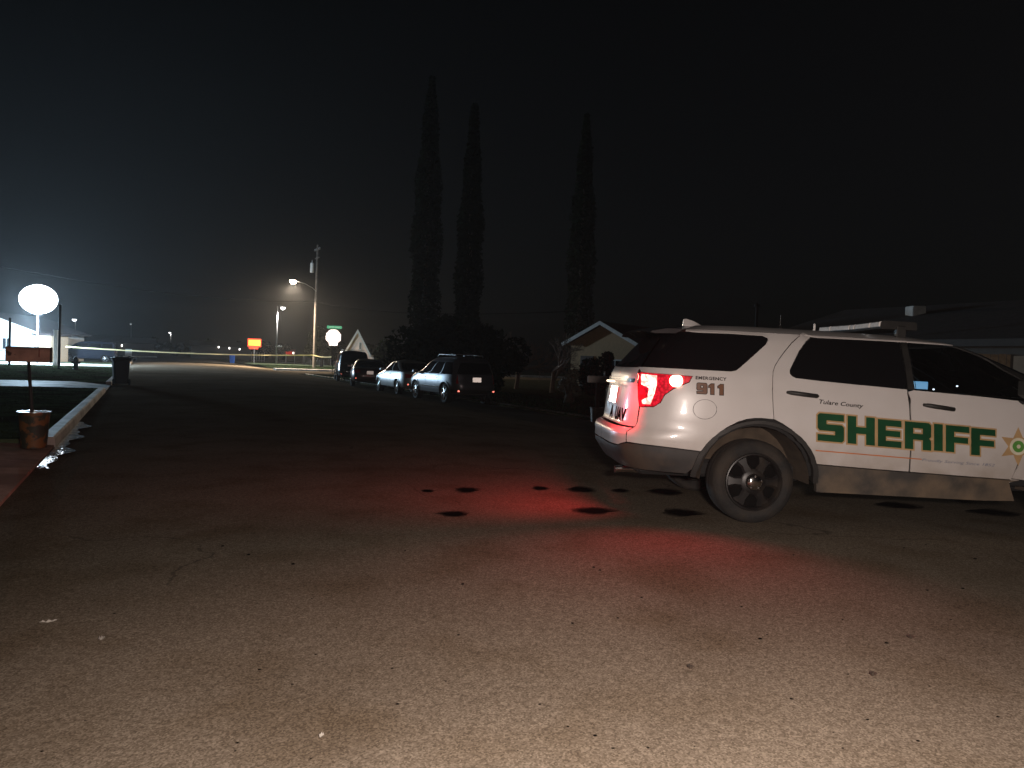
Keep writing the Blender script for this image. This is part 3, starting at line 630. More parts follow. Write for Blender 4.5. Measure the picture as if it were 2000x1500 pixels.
# lettering on the side
LET = {'S': ([(0.08, 1), (1, 1), (1, .76), (.34, .76), (.34, .62), (.92, .62), (1, .54), (1, .08), (.92, 0), (0, 0), (0, .24), (.66, .24), (.66, .38), (.08, .38), (0, .46), (0, .92)], []),
       'H': ([(0, 0), (0, 1), (.32, 1), (.32, .62), (.68, .62), (.68, 1), (1, 1), (1, 0), (.68, 0), (.68, .38), (.32, .38), (.32, 0)], []),
       'E': ([(0, 0), (0, 1), (1, 1), (1, .77), (.34, .77), (.34, .61), (.95, .61), (.95, .39), (.34, .39), (.34, .23), (1, .23), (1, 0)], []),
       'R': ([(0, 0), (0, 1), (.92, 1), (1, .92), (1, .5), (.92, .43), (1, .36), (1, 0), (.68, 0), (.68, .36), (.32, .36), (.32, 0)], [[(.32, .58), (.32, .78), (.68, .78), (.68, .58)]]),
       '9': ([(0, 0), (0, .2), (.62, .2), (.62, .34), (.1, .34), (0, .42), (0, .9), (.1, 1), (.9, 1), (1, .9), (1, .1), (.9, 0)], [[(.36, .54), (.36, .8), (.64, .8), (.64, .54)]]),
       '1': ([(.32, 0), (.32, .66), (.05, .66), (.05, .8), (.4, 1), (.78, 1), (.78, 0)], []),
       'I': ([(0, 0), (0, 1), (1, 1), (1, 0)], []),
       'F': ([(0, 0), (0, 1), (1, 1), (1, .77), (.36, .77), (.36, .58), (.95, .58), (.95, .36), (.36, .36), (.36, 0)], [])}
GREEN = mat('green_vinyl', (.007, .058, .022), .4, var=.25, scale=5); GOLD = mat('gold_vinyl', (.42, .27, .13), .45, var=.15, scale=8)
def crop8(x, y): return 1550 + x / 4.4444, 760 + y / 4.4444
def letter(ch, xl, xr, yt, yb, sl=.088, fm=None, om=None, nm='letter'):
    xm = (xl + xr) / 2
    def mp(u, v):
        x = xl + (xr - xl) * u; y = yb + (yt - yb) * v + (x - xm) * sl; return px(*crop8(x, y))
    o, h = LET[ch]; asp = (xr - xl) / (yb - yt); k = .055
    V, T, _ = fill2d(o, h, .17); decal_V(V, T, mp, .004, nm, fm or GREEN, suv)
    oo = [((x), y) for x, y in o]
    sc = lambda P_, d: [(x / asp, y) for x, y in inset([(x * asp, y) for x, y in P_], d)]
    V, T, _ = fill2d(sc(o, -k), [sc(q, k) for q in h], .17); decal_V(V, T, mp, .002, nm + '_outline', om or GOLD, suv)
for a in (('S', 207, 436, 216, 455), ('H', 467, 703, 240, 480), ('E', 729, 934, 268, 503), ('R', 963, 1192, 288, 525), ('I', 1216, 1292, 303, 535), ('F', 1318, 1522, 320, 550), ('F', 1538, 1748, 345, 578)): letter(*a)
def pxtext(txt, tl, tr, br, bl, name, material, bold=.02, shear=0., spacing=1., off=.003):
    V, T, _ = textpolys(txt, bold, shear, spacing)
    def mp(u, v):
        x = (tl[0] * (1 - u) + tr[0] * u) * v + (bl[0] * (1 - u) + br[0] * u) * (1 - v); y = (tl[1] * (1 - u) + tr[1] * u) * v + (bl[1] * (1 - u) + br[1] * u) * (1 - v); return px(x, y)
    return stuff(decal_V(V, T, mp, off, name, material, suv))
pxtext('Tulare County', (1600, 780), (1686, 789), (1686, 799.5), (1600, 791), 'county_lettering', DARKBROWN, .015, .25)
BRONZE = mat('bronze_vinyl', (.13, .05, .018), .4, var=.25, scale=9)
for ch, a, b in (('9', 1361.5, 1381), ('1', 1383.5, 1398), ('1', 1401.5, 1416)):
    yo = 748.5 + (a - 1361) * .06; letter(ch, (a - 1550) * 4.4444, (b - 1550) * 4.4444, (yo - 760) * 4.4444, (yo + 20.5 - 760) * 4.4444, .05, BRONZE, DARKBROWN, 'digit')
pxtext('EMERGENCY', (1359, 734.5), (1419, 737.5), (1419, 744), (1359, 741), 'emergency_lettering', DARKBROWN, .03, 0, 1.1)
pxtext('Proudly Serving Since 1852', (1800, 895), (1942, 906), (1942, 913), (1800, 902), 'motto_lettering', mat('motto_blue', (.16, .18, .24), .5), .0, .3)
V, T, _ = fill2d([(0, 0), (1, 0), (1, 1), (0, 1)], [], .1)
decal_V(V, T, lambda u, v: px(1593 + 207 * u, 879.5 + 17.2 * u + 1.3 - 2.2 * v), .002, 'pinstripe', mat('orange_pinstripe', (.5, .17, .06), .5), suv)
starc = (1988, 872); star = []
for k in range(12):
    a = R(90) + math.pi * k / 6; rr = 38 if k % 2 == 0 else 19; star.append((starc[0] + rr * math.cos(a), starc[1] - rr * math.sin(a)))
V, T, _ = fill2d(star, [], 9); decal_V(V, T, px, .002, 'badge_star', GOLD, suv)
for rr, mt, of in ((17, mat('badge_cream', (.62, .58, .45), .45), .004), (11.5, mat('badge_green', (.09, .26, .05), .45), .006), (4, mat('badge_cream', (.62, .58, .45), .45), .008)):
    V, T, _ = fill2d([(starc[0] + rr * math.cos(a), starc[1] + rr * math.sin(a)) for a in np.linspace(0, 2 * math.pi, 18, endpoint=False)], [], 9); decal_V(V, T, px, of, 'badge_seal', mt, suv)
# spoiler, roof fin, aerials, light bar
sp = MB(); prof = [(-.60, 1.700), (-.78, 1.695), (-.93, 1.668), (-.95, 1.655), (-.90, 1.648), (-.70, 1.655)]; vs = []; fs = []; ys = np.linspace(-.66, .66, 13)
for y in ys:
    k = 1 - .10 * abs(y / .66) ** 3; dz = -.03 * (y / .66) ** 2
    for x, z in prof: vs.append((-.6 + (x + .6) * k, y, z + dz))
for i in range(12):
    for j in range(6): a = i * 6 + j; b = i * 6 + (j + 1) % 6; fs.append((a, b, b + 6, a + 6))
fs += [tuple(range(6)), tuple(72 + i for i in range(5, -1, -1))]
sp.add(vs, fs).build('spoiler', mat('spoiler_black', (.03, .026, .028), .25, coat=.5), suv, smooth=True, sharp=40)
fx = px3(1370, 629)[0] + .02
fin = MB(); pr = [(-.09, 0), (-.085, .065), (-.06, .072), (.02, .05), (.10, .012), (.13, 0)]
lo = []; 
for yo, kk in ((-.03, 0), (-.008, 1), (.008, 1), (.03, 0)):
    lo.append([(fx + x, yo, 1.735 + (z if kk else z * .15)) for x, z in pr])
vs = sum(lo, []); fs = []
for i in range(3):
    for j in range(5): a = i * 6 + j; fs.append((a, a + 1, a + 7, a + 6))
fin.add(vs, fs + [(0, 6, 12, 18), tuple(range(6)), tuple(range(23, 17, -1))]).build('antenna_fin', WHITE, suv, smooth=True, sharp=40)
an = MB().lathe([(.05, 0), (.05, .012), (.02, .03), (.008, .04), (0, .04)], 18, Matrix.Translation((.55, .05, 1.755))); an.tube([(.55, .05, 1.79), (.55, .05, 1.90)], .004, 6); an.build('antenna', BLACKPL, suv, smooth=True, sharp=40)
MB().lathe([(.012, -.02), (.01, .06), (.012, .062), (0, .07)], 10, Matrix.Translation((.83, -.1, 1.755))).build('antenna', mat('white_plastic', (.7, .68, .65), .4), suv, smooth=True, sharp=40)
bx = 1.39
# v-shaped light bar across the roof
seg_y = [-.62, -.40, -.05, .05, .40, .62]; dxs = [.0, .02, .05, .05, .02, 0]
base = MB()
for s0 in (0,):
    vs = []; fs = []
    for y, dx in zip(seg_y, dxs):
        for x, z in ((bx - .17, 1.775), (bx - .18, 1.79), (bx + .17, 1.79), (bx + .16, 1.775)): vs.append((x + dx, y, z))
    for i in range(5):
        for j in range(4): a = i * 4 + j; b = i * 4 + (j + 1) % 4; fs.append((a, b, b + 4, a + 4))
    fs += [(0, 1, 2, 3), (23, 22, 21, 20)]; base.add(vs, fs)
lbar = base.build('light_bar', BLACKPL, suv)
LBG = mat('light_bar_lens', (.80, .78, .75), .12, var=.15, scale=14, coat=.5)
for i in range(5):
    y0, y1 = seg_y[i] + .006, seg_y[i + 1] - .006; d0, d1 = dxs[i], dxs[i + 1]; vs = []
    for y, d in ((y0, d0), (y1, d1)):
        for x, z in ((bx - .178, 1.791), (bx - .172, 1.837), (bx - .155, 1.849), (bx + .15, 1.849), (bx + .165, 1.835), (bx + .168, 1.791)): vs.append((x + d, y, z))
    fs = [(j, (j + 1) % 6, 6 + (j + 1) % 6, 6 + j) for j in range(6)] + [tuple(range(5, -1, -1)), tuple(range(6, 12))]
    MB().add(vs, fs).build('bar_housing', BLACKPL, lbar)
    vs = [(x + d, y, z) for y, d in ((y0 + .01, d0), (y1 - .01, d1)) for x, z in ((bx - .190, 1.795), (bx - .186, 1.835), (bx - .165, 1.843), (bx - .165, 1.795))]
    MB().add(vs, [(j, (j + 1) % 4, 4 + (j + 1) % 4, 4 + j) for j in range(4)] + [(3, 2, 1, 0), (4, 5, 6, 7)]).build('bar_lens', LBG, lbar)
for sy in (-1, 1):
    MB().bbox((bx + .02, sy * .60, 1.745), (.09, .05, .13), .008).build('mounting_foot', BLACKPL, lbar)
# interior, floor, wheel wells
sh = [sd_(-.78, .42), sd_(-.80, 1.1), sd_(-.5, 1.19), sd_(.9, 1.17), sd_(2.2, 1.12), sd_(3.2, .98), sd_(3.2, .42)]
def hole(cx, r): return [(cx + r * math.cos(a), max(.421, RW + r * math.sin(a))) for a in np.linspace(R(180), 0, 16)]
shp = [sd_(-.78, .42), sd_(-.80, 1.1), sd_(-.5, 1.19), sd_(.9, 1.17), sd_(2.2, 1.12), sd_(3.2, .98), sd_(3.25, .42)] + [sd_(x, z) for x, z in hole(3.03, .43)[::-1]] + [sd_(x, z) for x, z in hole(.01, RF - .07)[::-1]]
panel(SU, shp, name='inner_side', material=DARK, parent=suv, off=-.045, step=.08, gap=0, flange=0)
MB().bbox((1.3, 0, .42), (4.5, 1.2, .16), .03).build('underbody', DARK, suv)
MB().bbox((-.75, 0, .62), (.5, 1.5, .4), .05).build('rear_floor', DARK, suv)
for cx, r in ((.01, RF - .07), (3.03, .43)):
    for sg in (1, -1):
        v = MB(); n = 16; vs = []; fs = []
        for k in range(n + 1):
            a = math.pi * k / n
            for y in (.52, .93): vs.append((cx + r * math.cos(a), sg * y, RW + r * math.sin(a)))
        fs = [(2 * k, 2 * k + 1, 2 * k + 3, 2 * k + 2) for k in range(n)]
        c0 = len(vs); vs.append((cx, sg * .52, RW)); fs += [(2 * k, 2 * k + 2, c0) for k in range(n)]
        v.add(vs, fs).build('wheel_well', mat('muddy_liner', (.06, .044, .03), .95, var=.3, scale=9), suv)
MB().tube([(-.9, -.45, .36), (-1.02, -.47, .37), (-1.13, -.48, .36)], .032, 12).build('exhaust_pipe', CHROME, suv, smooth=True, sharp=50)
for x in (.0, 3.03):
    for sg in (-1, 1): wheel(suv, x, sg * .955, RW, RW, .245, .243, sg, STEELBLK, 6)
SEAT = mat('seat_cloth', (.03, .03, .033), .9, var=.2, scale=20)
for y in (-.38, .38):
    st = MB().bbox((1.55, y, .86), (.52, .5, .2), .05); st.bbox((1.25, y, 1.16), (.18, .48, .55), .06, ry=R(-12)); st.build('seat', SEAT, suv)
    MB().bbox((1.17, y, 1.51), (.1, .26, .17), .035, ry=R(-10)).build('headrest', SEAT, suv)
MB().bbox((2.5, 0, 1.08), (.5, 1.45, .25), .06).build('dashboard', SEAT, suv)
sw = MB(); Msw = Matrix.Translation((1.93, .38, 1.12)) @ Matrix.Rotation(R(-65), 4, 'Y')
sw.lathe([(.19 + .016 * math.cos(a), .016 * math.sin(a)) for a in np.linspace(0, 2 * math.pi, 8, endpoint=False)], 24, Msw, close=True); sw.build('steering_wheel', BLACKPL, suv, smooth=True)
lp_ = Vector(px3(1825, 755)) + Vector((.08, .42, .0))
lap = MB().bbox((lp_.x, lp_.y, lp_.z - .08), (.26, .34, .03), .008).build('laptop', BLACKPL, suv)
MB().bbox((lp_.x + .02, lp_.y - .02, lp_.z + .005), (.16, .012, .07), .004, rz=R(-5)).build('screen', glow('laptop_screen', (.16, .5, .85), .9), lap)
for k, (a_, b_) in enumerate(((1862, 763), (1925, 757), (1838, 737))):
    q = Vector(px3(a_, b_)) + Vector((.1, .45 + .1 * k, 0)); MB().bbox((q.x, q.y, q.z), (.018, .012, .014), .003).build('window_glint', glow('window_glint_glow', (.8, .9, 1), 3), suv)  # glowing specks added as glimmers inside the front door window
cg = MB()
for k in range(9): cg.tube([(.98, -.6 + .15 * k, 1.02), (.98, -.6 + .15 * k, 1.60)], .007, 6)
cg.tube([(.98, -.66, 1.60), (.98, .66, 1.60)], .014, 8); cg.build('partition_cage', mat('cage_grey', (.22, .22, .22), .4, metal=.5), suv)
# door mirror
mbm = px3(1975, 768)
MB().bbox((float(mbm[0]) + .10, float(mbm[1]) - .14, float(mbm[2]) + .05), (.20, .22, .22), .05).build('door_mirror', BLACKPL, suv)
# the light the tail lamp gives
tl = px3(1321, 744)
def local_lamp(name, p, e, c, size, tgt=None, cone=120, blend=.6):
    w = SUVM @ Vector([float(x) for x in p]); t = None if tgt is None else SUVM @ Vector(tgt)
    return lamp(name, 'SPOT' if tgt is not None else 'POINT', w, e, c, None, size, t, cone, blend)
iv = SUVM.inverted()
def gl(px_, py_): return tuple(iv @ Vector([float(c) for c in G(px_, py_, .09)]))
local_lamp('tail_lamp_light', (tl[0] - .02, tl[1] - .05, tl[2]), 135, (1, .035, .06), .10, gl(1290, 1190), 105, 1.)
h2 = px3(1264, 760)
local_lamp('tail_lamp_light', (h2[0] - .14, h2[1] - .06, h2[2]), 115, (1, .03, .04), .14, gl(860, 935), 138, 1.)
local_lamp('plate_lamp_light', (RC[0] - .075, 0, 1.15), .35, (1, .75, .5), .03, (RC[0] - .02, 0, .8), 150)

# ------------------------------------------------------------------ parked cars
def parked(kind, name, label, paint, n_c, t_r, length, wb, ro, width, height, rimmat=ALLOY, heading=0., zoff=None, plate=True, lit=False, rimst='alloy', grp='cars parked along the right side of the road'):
    """a road car seen from behind: skin panels, glass, wheels, lamps, plate; origin under the rear axle"""
    hw = width / 2; fo = length - wb - ro; h = height; xr, xf = -ro, wb + fo
    if kind == 'sedan':
        wt = [(.22, hw * .92), (.45, hw * .985), (.62, hw), (.8, hw * .98), (.93, hw * .94), (1.15, hw * .82), (h - .09, hw * .68), (h - .04, hw * .58), (h - .012, hw * .36), (h, .02)]
        rt = [(.22, xr + .2), (.4, xr + .03), (.55, xr), (.75, xr + .03), (.93, xr + .10), (.98, xr + .3), (1.0, xr + .62), (1.12, xr + .95), (h - .1, xr + 1.45), (h - .04, xr + 1.7), (h - .012, xr + 2.0), (h, xr + 2.4)]
        ft = [(.22, xf - .15), (.5, xf), (.68, xf - .06), (.8, xf - .35), (.9, xf - 1.0), (.95, xf - 1.25), (1.1, xf - 1.55), (h - .1, xf - 2.05), (h - .04, xf - 2.25), (h - .012, xf - 2.35), (h, xf - 2.4 if length > 4.85 else xr + 2.41)]
        belt = .94; gt = h - .12; rw0, rw1 = xr + 1.02, xf - 1.42; lampz = (.70, .86); pz = .74
    else:
        b = .60 * h; belt = b
        wt = [(.24, hw * .92), (.5, hw * .985), (.7, hw), (.9, hw * .985), (b + .05, hw * .95), (h - .25, hw * .84), (h - .1, hw * .75), (h - .045, hw * .64), (h - .012, hw * .4), (h, .02)]
        lean = .25 if kind == 'wagon' else .16
        rt = [(.24, xr + .2), (.42, xr + .03), (.6, xr), (.74, xr + .02), (.8, xr + .06), (b, xr + .09), (h - .2, xr + lean), (h - .08, xr + lean + .12), (h - .04, xr + lean + .25), (h - .012, xr + lean + .5), (h, xr + 1.6)]
        hood = .66 * h if kind != 'van' else .62 * h
        ft = [(.24, xf - .12), (.55, xf), (.75, xf - .04), (hood - .12, xf - .3), (hood - .04, xf - .75), (hood, xf - 1.05), (h - .3, xf - 1.5), (h - .1, xf - 1.95), (h - .045, xf - 2.1), (h - .012, xf - 2.3), (h, xr + 1.61)]
        gt = h - .2; rw0, rw1 = xr + lean + .28, xf - 1.35; lampz = (.62 * h - .3, .62 * h + .02); pz = .52 * h
    sk = Skin(wt, rt, ft, n=5.5)
    p = NT(n_c, t_r + ro); z = zroad(n_c) if zoff is None else zoff
    th = thing(name, label, 'car', (p[0], p[1], z), ROADANG + heading, grp)
    rad = .315 if kind == 'sedan' else .35; rm = rad - .105
    sd = sk.side; S = sk.S; zbm = .26
    def arch(cx): return [sd(cx + (rad + .065) * math.cos(a), max(zbm + .001, rad + (rad + .05) * math.sin(a))) for a in np.linspace(math.pi, 0, 12)]
    # lower body, whole wrap; the upper edge is the belt
    low = [(0, zbm + .06), (0, belt), (S, min(belt, sk.ft[0][-1]))]
    low = [(0, zbm + .06), (0, belt)] + [(s_, belt) for s_ in np.linspace(0, S, 40)[1:-1]] + [(S, belt), (S, zbm + .02)] + arch(wb)[::-1] + arch(0)[::-1]
    wholepanel(sk, low, name='body', material=paint, parent=th, step=.09, gap=0)
    # greenhouse: pillars and roof with window openings
    zt = gt
    def xs_at(zz): return np.interp(zz, *sk.rt), np.interp(zz, *sk.ft)
    rA, fA = xs_at(belt + .03); rB, fB = xs_at(zt)
    q = .10 if kind != 'sedan' else .16
    mid = rw0 + (rw1 - rw0) * .5
    wins = []
    def quad(x0b, x1b, x0t, x1t): return [sd(x0b, belt + .03), sd(x1b, belt + .03), sd(x1t, zt), sd(x0t, zt)]
    lo0 = rA + .30; hi0 = fA - .42; lo1 = rB + .26; hi1 = fB - .34
    cuts = [0, .5, 1] if kind == 'sedan' else [0, .30, .66, 1]
    wins = []
    for c0, c1 in zip(cuts, cuts[1:]):
        g0 = .03 if c0 > 0 else 0; g1 = .03 if c1 < 1 else 0
        wins.append(quad(lo0 + (hi0 - lo0) * c0 + g0, lo0 + (hi0 - lo0) * c1 - g1, lo1 + (hi1 - lo1) * c0 + g0, lo1 + (hi1 - lo1) * c1 - g1))
    wr = [SU_ for SU_ in [sk.end(hw * .78, belt + .05), sk.end(hw * .60, zt - .01)]]
    rear = [(0.0005, belt + .05), wr[0], wr[1], (0.0005, zt - .01)]
    wf = [sk.end(hw * .80, belt + .06, False), sk.end(hw * .60, zt - .01, False)]
    front = [(S - .0005, belt + .06), wf[0], wf[1], (S - .0005, zt - .01)]
    up = [(0, belt + .002), (0, belt + .05), wr[0], wr[1], (0, zt - .01), (0, h - .002), (S, h - .002), (S, zt - .01), wf[1], wf[0], (S, belt + .06), (S, belt + .002)]
    wholepanel(sk, up, holes=[inset(w_, 0) for w_ in wins], name='roof', material=paint, parent=th, step=.09, gap=0)
    for w_ in wins: panel(sk, w_, name='side_window', material=TINT, parent=th, off=-.006, gap=-.004, step=.12, flange=0)
    wholepanel(sk, rear, name='rear_window', material=TINT, parent=th, off=-.006, gap=-.003, step=.09)
    wholepanel(sk, front, name='windshield', material=TINT, parent=th, off=-.006, gap=-.003, step=.09)
    # doors as seams, handles
    for c in cuts[:]:
        x = lo0 + (hi0 - lo0) * c
        ln = [sd(x, zbm + .16), sd(x + .008, zbm + .16), sd(x + .008, belt - .01), sd(x, belt - .01)]
        if abs(x) > rad + .1 and abs(x - wb) > rad + .1: panel(sk, ln, name='door_seam', material=BLACKPL, parent=th, off=.002, gap=0, step=.1, flange=0)
    for c in cuts[-2:] if kind != 'sedan' else (.46, .96):
        x = lo0 + (hi0 - lo0) * c - (.25 if kind != 'sedan' else .25)
    for x in (lo0 + (hi0 - lo0) * cuts[-2] - .9, lo0 + (hi0 - lo0) * cuts[-2] + .12):
        panel(sk, [sd(x, belt - .12), sd(x + .18, belt - .12), sd(x + .18, belt - .09), sd(x, belt - .09)], name='door_handle', material=CHROME if kind == 'wagon' else paint, parent=th, off=.022, gap=0, step=.1, flange=.02)
    # wheel-arch lips, side moulding
    for cx in (0, wb):
        o = [sd(cx + (rad + .10) * math.cos(a), max(zbm, rad + (rad + .085) * math.sin(a))) for a in np.linspace(math.pi * .98, .06, 14)] + [sd(cx + (rad + .06) * math.cos(a), max(zbm, rad + (rad + .045) * math.sin(a))) for a in np.linspace(.06, math.pi * .98, 14)]
        panel(sk, o, name='arch_lip', material=paint, parent=th, off=.016, gap=0, step=.1, flange=.1)
    panel(sk, [sd(rad + .12, .52), sd(wb - rad - .12, .52), sd(wb - rad - .12, .57), sd(rad + .12, .57)], name='side_moulding', material=CHROME if kind == 'wagon' else paint, parent=th, off=.012, gap=0, step=.12, flange=.012)
    wholepanel(sk, [(0, .40), sd(xr + .42, .40), sd(xr + .42, .50), (0, .50)], name='bumper_strip', material=BLACKPL if kind != 'sedan' else paint, parent=th, off=.02, gap=0, step=.08)
    # lamps, reflectors, plate
    ly = hw * .985
    lens_m = glow('tail_glow', (1, .03, .03), .5, (.35, .01, .01)) if lit else REDLENS
    if kind == 'sedan': lp = [sk.end(hw * .52, lampz[0] + .03), sk.end(hw * .52, lampz[1]), sd(xr + .26, lampz[1] + .01), sd(xr + .2, lampz[0])]
    else: lp = [sk.end(hw * .74, lampz[0]), sk.end(hw * .74, lampz[1]), sd(xr + .2, lampz[1]), sd(xr + .17, lampz[0])]
    for o in panel(sk, lp, name='tail_lamp', material=lens_m, parent=th, off=.008, gap=0, step=.06): pass
    for sy in (1, -1):
        rp_ = sk.P(*sk.end(hw * .72, .46)); MB().bbox((rp_[0] - .022, sy * abs(rp_[1]), .46), (.012, .11, .05), .004).build('reflector', RETRORED, th)
    if plate:
        pp = sk.P(0, pz); P_ = MB().bbox((pp[0] - .022, 0, pz), (.01, .31, .16), .003).build('license_plate', PLATE, th)
        Mq = Matrix.Translation((pp[0] - .030, 0, pz)) @ Matrix.Rotation(R(-90), 4, 'Z') @ Matrix.Rotation(R(90), 4, 'X')
        MB().add([Mq @ Vector((x, y, 0)) for x, y in ((-.11, -.03), (.11, -.03), (.11, .03), (-.11, .03))], []).v
    # mirrors, floor, wheels
    for sy in (1, -1):
        xm = fA - .55; MB().bbox((xm, sy * (hw + .07), belt + .07), (.12, .2, .13), .03).build('door_mirror', paint, th)
    MB().bbox(((xf + xr) / 2, 0, .38), (length - .9, width - .55, .2), .04).build('underbody', DARK, th)
    for cx in (0, wb):
        for sy in (1, -1):
            vs = [(cx + (rad + .06) * math.cos(a), sy * y, rad + (rad + .045) * math.sin(a)) for a in np.linspace(0, math.pi, 11) for y in (hw - .42, hw - .03)]
            mb = MB().add(vs, [(2 * k, 2 * k + 1, 2 * k + 3, 2 * k + 2) for k in range(10)]); mb.add([(cx, sy * (hw - .42), rad)] + vs[::2], [(0, k, k + 1) for k in range(1, 11)]); mb.build('wheel_well', DARK, th)
            wheel(th, cx, sy * (hw - .03), rad, rad, .2, rm, sy, rimmat, 6, rimst)
    th['_top'] = 0
    del th['_top']
    return th, sk
GREYP = carpaint('grey_paint', (.11, .115, .135), metal=.55, rough=.33, dirt=.5)
SILV = carpaint('silver_paint', (.50, .51, .52), metal=.5, rough=.36, dirt=.4)
MAROON = carpaint('maroon_paint', (.05, .012, .012), metal=.2, rough=.3, dirt=.4)
BLACKP = carpaint('black_paint', (.008, .008, .01), metal=.1, rough=.22, dirt=.3)
w1, wk = parked('wagon', 'station_wagon', 'dark grey upright wagon with chrome side strip, nearest of the cars parked on the right', GREYP, 10.05, 23.7, 4.45, 2.63, .86, 1.74, 1.62, heading=R(3))
rr_ = MB()
for sy in (-1, 1): rr_.tube([(-.2, sy * .5, 1.60), (-.15, sy * .5, 1.66), (1.3, sy * .5, 1.67), (1.4, sy * .5, 1.60)], .014, 8)
for x in (.15, 1.0): rr_.tube([(x, -.5, 1.67), (x, -.25, 1.69), (x, .25, 1.69), (x, .5, 1.67)], .013, 8)
rr_.build('roof_rack', mat('rack_grey', (.3, .3, .3), .4, metal=.6), w1, smooth=True, sharp=50)
w2, _ = parked('sedan', 'sedan', 'pale silver sedan parked in front of the dark grey wagon', SILV, 10.1, 29.1, 4.6, 2.7, .98, 1.76, 1.44)
w3, _ = parked('sedan', 'sedan', 'low dark maroon sedan between the silver sedan and the black sport utility', MAROON, 10.05, 36.2, 4.75, 2.75, 1.05, 1.8, 1.40, heading=R(-13))
w4, _ = parked('suv', 'sport_utility', 'tall black sport utility parked farthest along the right side', BLACKP, 11.3, 44.6, 4.9, 2.85, 1.05, 1.95, 1.86, zoff=-.06, heading=R(-10))
rr_ = MB()
for sy in (-1, 1): rr_.tube([(-.3, sy * .6, 1.83), (-.2, sy * .6, 1.90), (1.9, sy * .6, 1.90), (2.0, sy * .6, 1.83)], .018, 8)
rr_.tube([(-.1, -.6, 1.90), (-.1, .6, 1.90)], .02, 8); rr_.build('roof_rack', mat('rack_pale', (.55, .53, .5), .4, metal=.5), w4, smooth=True, sharp=50)
# far left, beyond the crossing
vn, vt = toNT(G(206, 708)); 
van, _ = parked('van', 'van', 'dark high-roofed van parked beyond the lit crossing at far left', mat('van_dark_blue', (.012, .016, .028), .7, var=.1, scale=3, spec=.15), vn, vt, 5.2, 3.1, 1.0, 1.95, 2.02, zoff=0., heading=R(88), grp='vehicles beyond the crossing')
wt_ = G(258, 706)
tr = thing('utility_trailer', 'small white trailer beside the lit road behind the black bin', 'trailer', (wt_[0], wt_[1], 0), R(10))
WHT = mat('white_enamel', (.75, .75, .73), .4, var=.1)
MB().bbox((0, 0, .55), (1.6, 1.2, .1), .02).build('deck', WHT, tr); MB().bbox((-.4, 0, 1.0), (.7, .1, .75), .02).build('side_board', WHT, tr)
MB().tube([(.8, 0, .55), (2.6, 0, .6)], .05, 8).build('drawbar', WHT, tr)
for sy in (-.68, .68): MB().lathe([(.1, -.08), (.27, -.08), (.3, -.05), (.3, .05), (.27, .08), (.1, .08)], 20, Matrix.Translation((-.1, sy, .3)) @ Matrix.Rotation(R(90), 4, 'X')).build('wheel', TYRE, tr, smooth=True, sharp=40)

# ================================================================== BINS, MAILBOXES, SIGN
def bin_(label, col, loc, h, rz, name='wheelie_bin'):
    t = thing(name, label, 'bin', loc, rz, 'wheelie bins at the roadside'); k = h / 1.08
    M = mat(name + str(col), col, .5, var=.15, scale=6); mb = MB()
    prof = [(.22, .24, .06), (.23, .25, .10), (.28, .31, .88), (.30, .33, .9), (.30, .33, .98)]
    vs = []; fs = []
    for a, b, z in prof:
        c = .05
        for x, y in ((-a + c, -b), (a - c, -b), (a, -b + c), (a, b - c), (a - c, b), (-a + c, b), (-a, b - c), (-a, -b + c)): vs.append((x * k, y * k, z * k))
    for i in range(len(prof) - 1):
        for j in range(8): a = i * 8 + j; b = i * 8 + (j + 1) % 8; fs.append((a, b, b + 8, a + 8))
    fs += [tuple(range(7, -1, -1))]; mb.add(vs, fs).build('body', M, t)
    lid = MB().bbox((0, -.01 * k, 1.0 * k), (.66 * k, .70 * k, .045 * k), .015); lid.bbox((0, 0, 1.03 * k), (.5 * k, .52 * k, .05 * k), .02); lid.build('lid', M, t)
    hd = MB().tube([(-.24 * k, .37 * k, .93 * k), (-.24 * k, .42 * k, .97 * k), (.24 * k, .42 * k, .97 * k), (.24 * k, .37 * k, .93 * k)], .016 * k, 8); hd.build('handle', M, t, smooth=True)
    for s_ in (-1, 1): MB().lathe([(.03, -.03), (.11, -.03), (.125, -.015), (.125, .015), (.11, .03), (.03, .03)], 20, Matrix.Translation((s_ * .27 * k, .25 * k, .125 * k)) @ Matrix.Rotation(R(90), 4, 'Y')).build('wheel', TYRE, t, smooth=True, sharp=40)
    return t
p = G(235, 752); bk = bin_('black lidded wheelie bin standing in the left gutter', (.012, .013, .016), (p[0], p[1], 0), 1.12, ROADANG + R(90) + R(8))
p = G(453, 710, -.09); bin_('bright blue wheelie bin at the far right kerb by the pipe fence', (.03, .17, .7), (p[0], p[1], -.09), 1.25, ROADANG - R(90))
MB().box((0, -.345, .80), (.1, .004, .06)).build('sticker', mat('yellow_sticker', (.35, .33, .05), .6), bk)

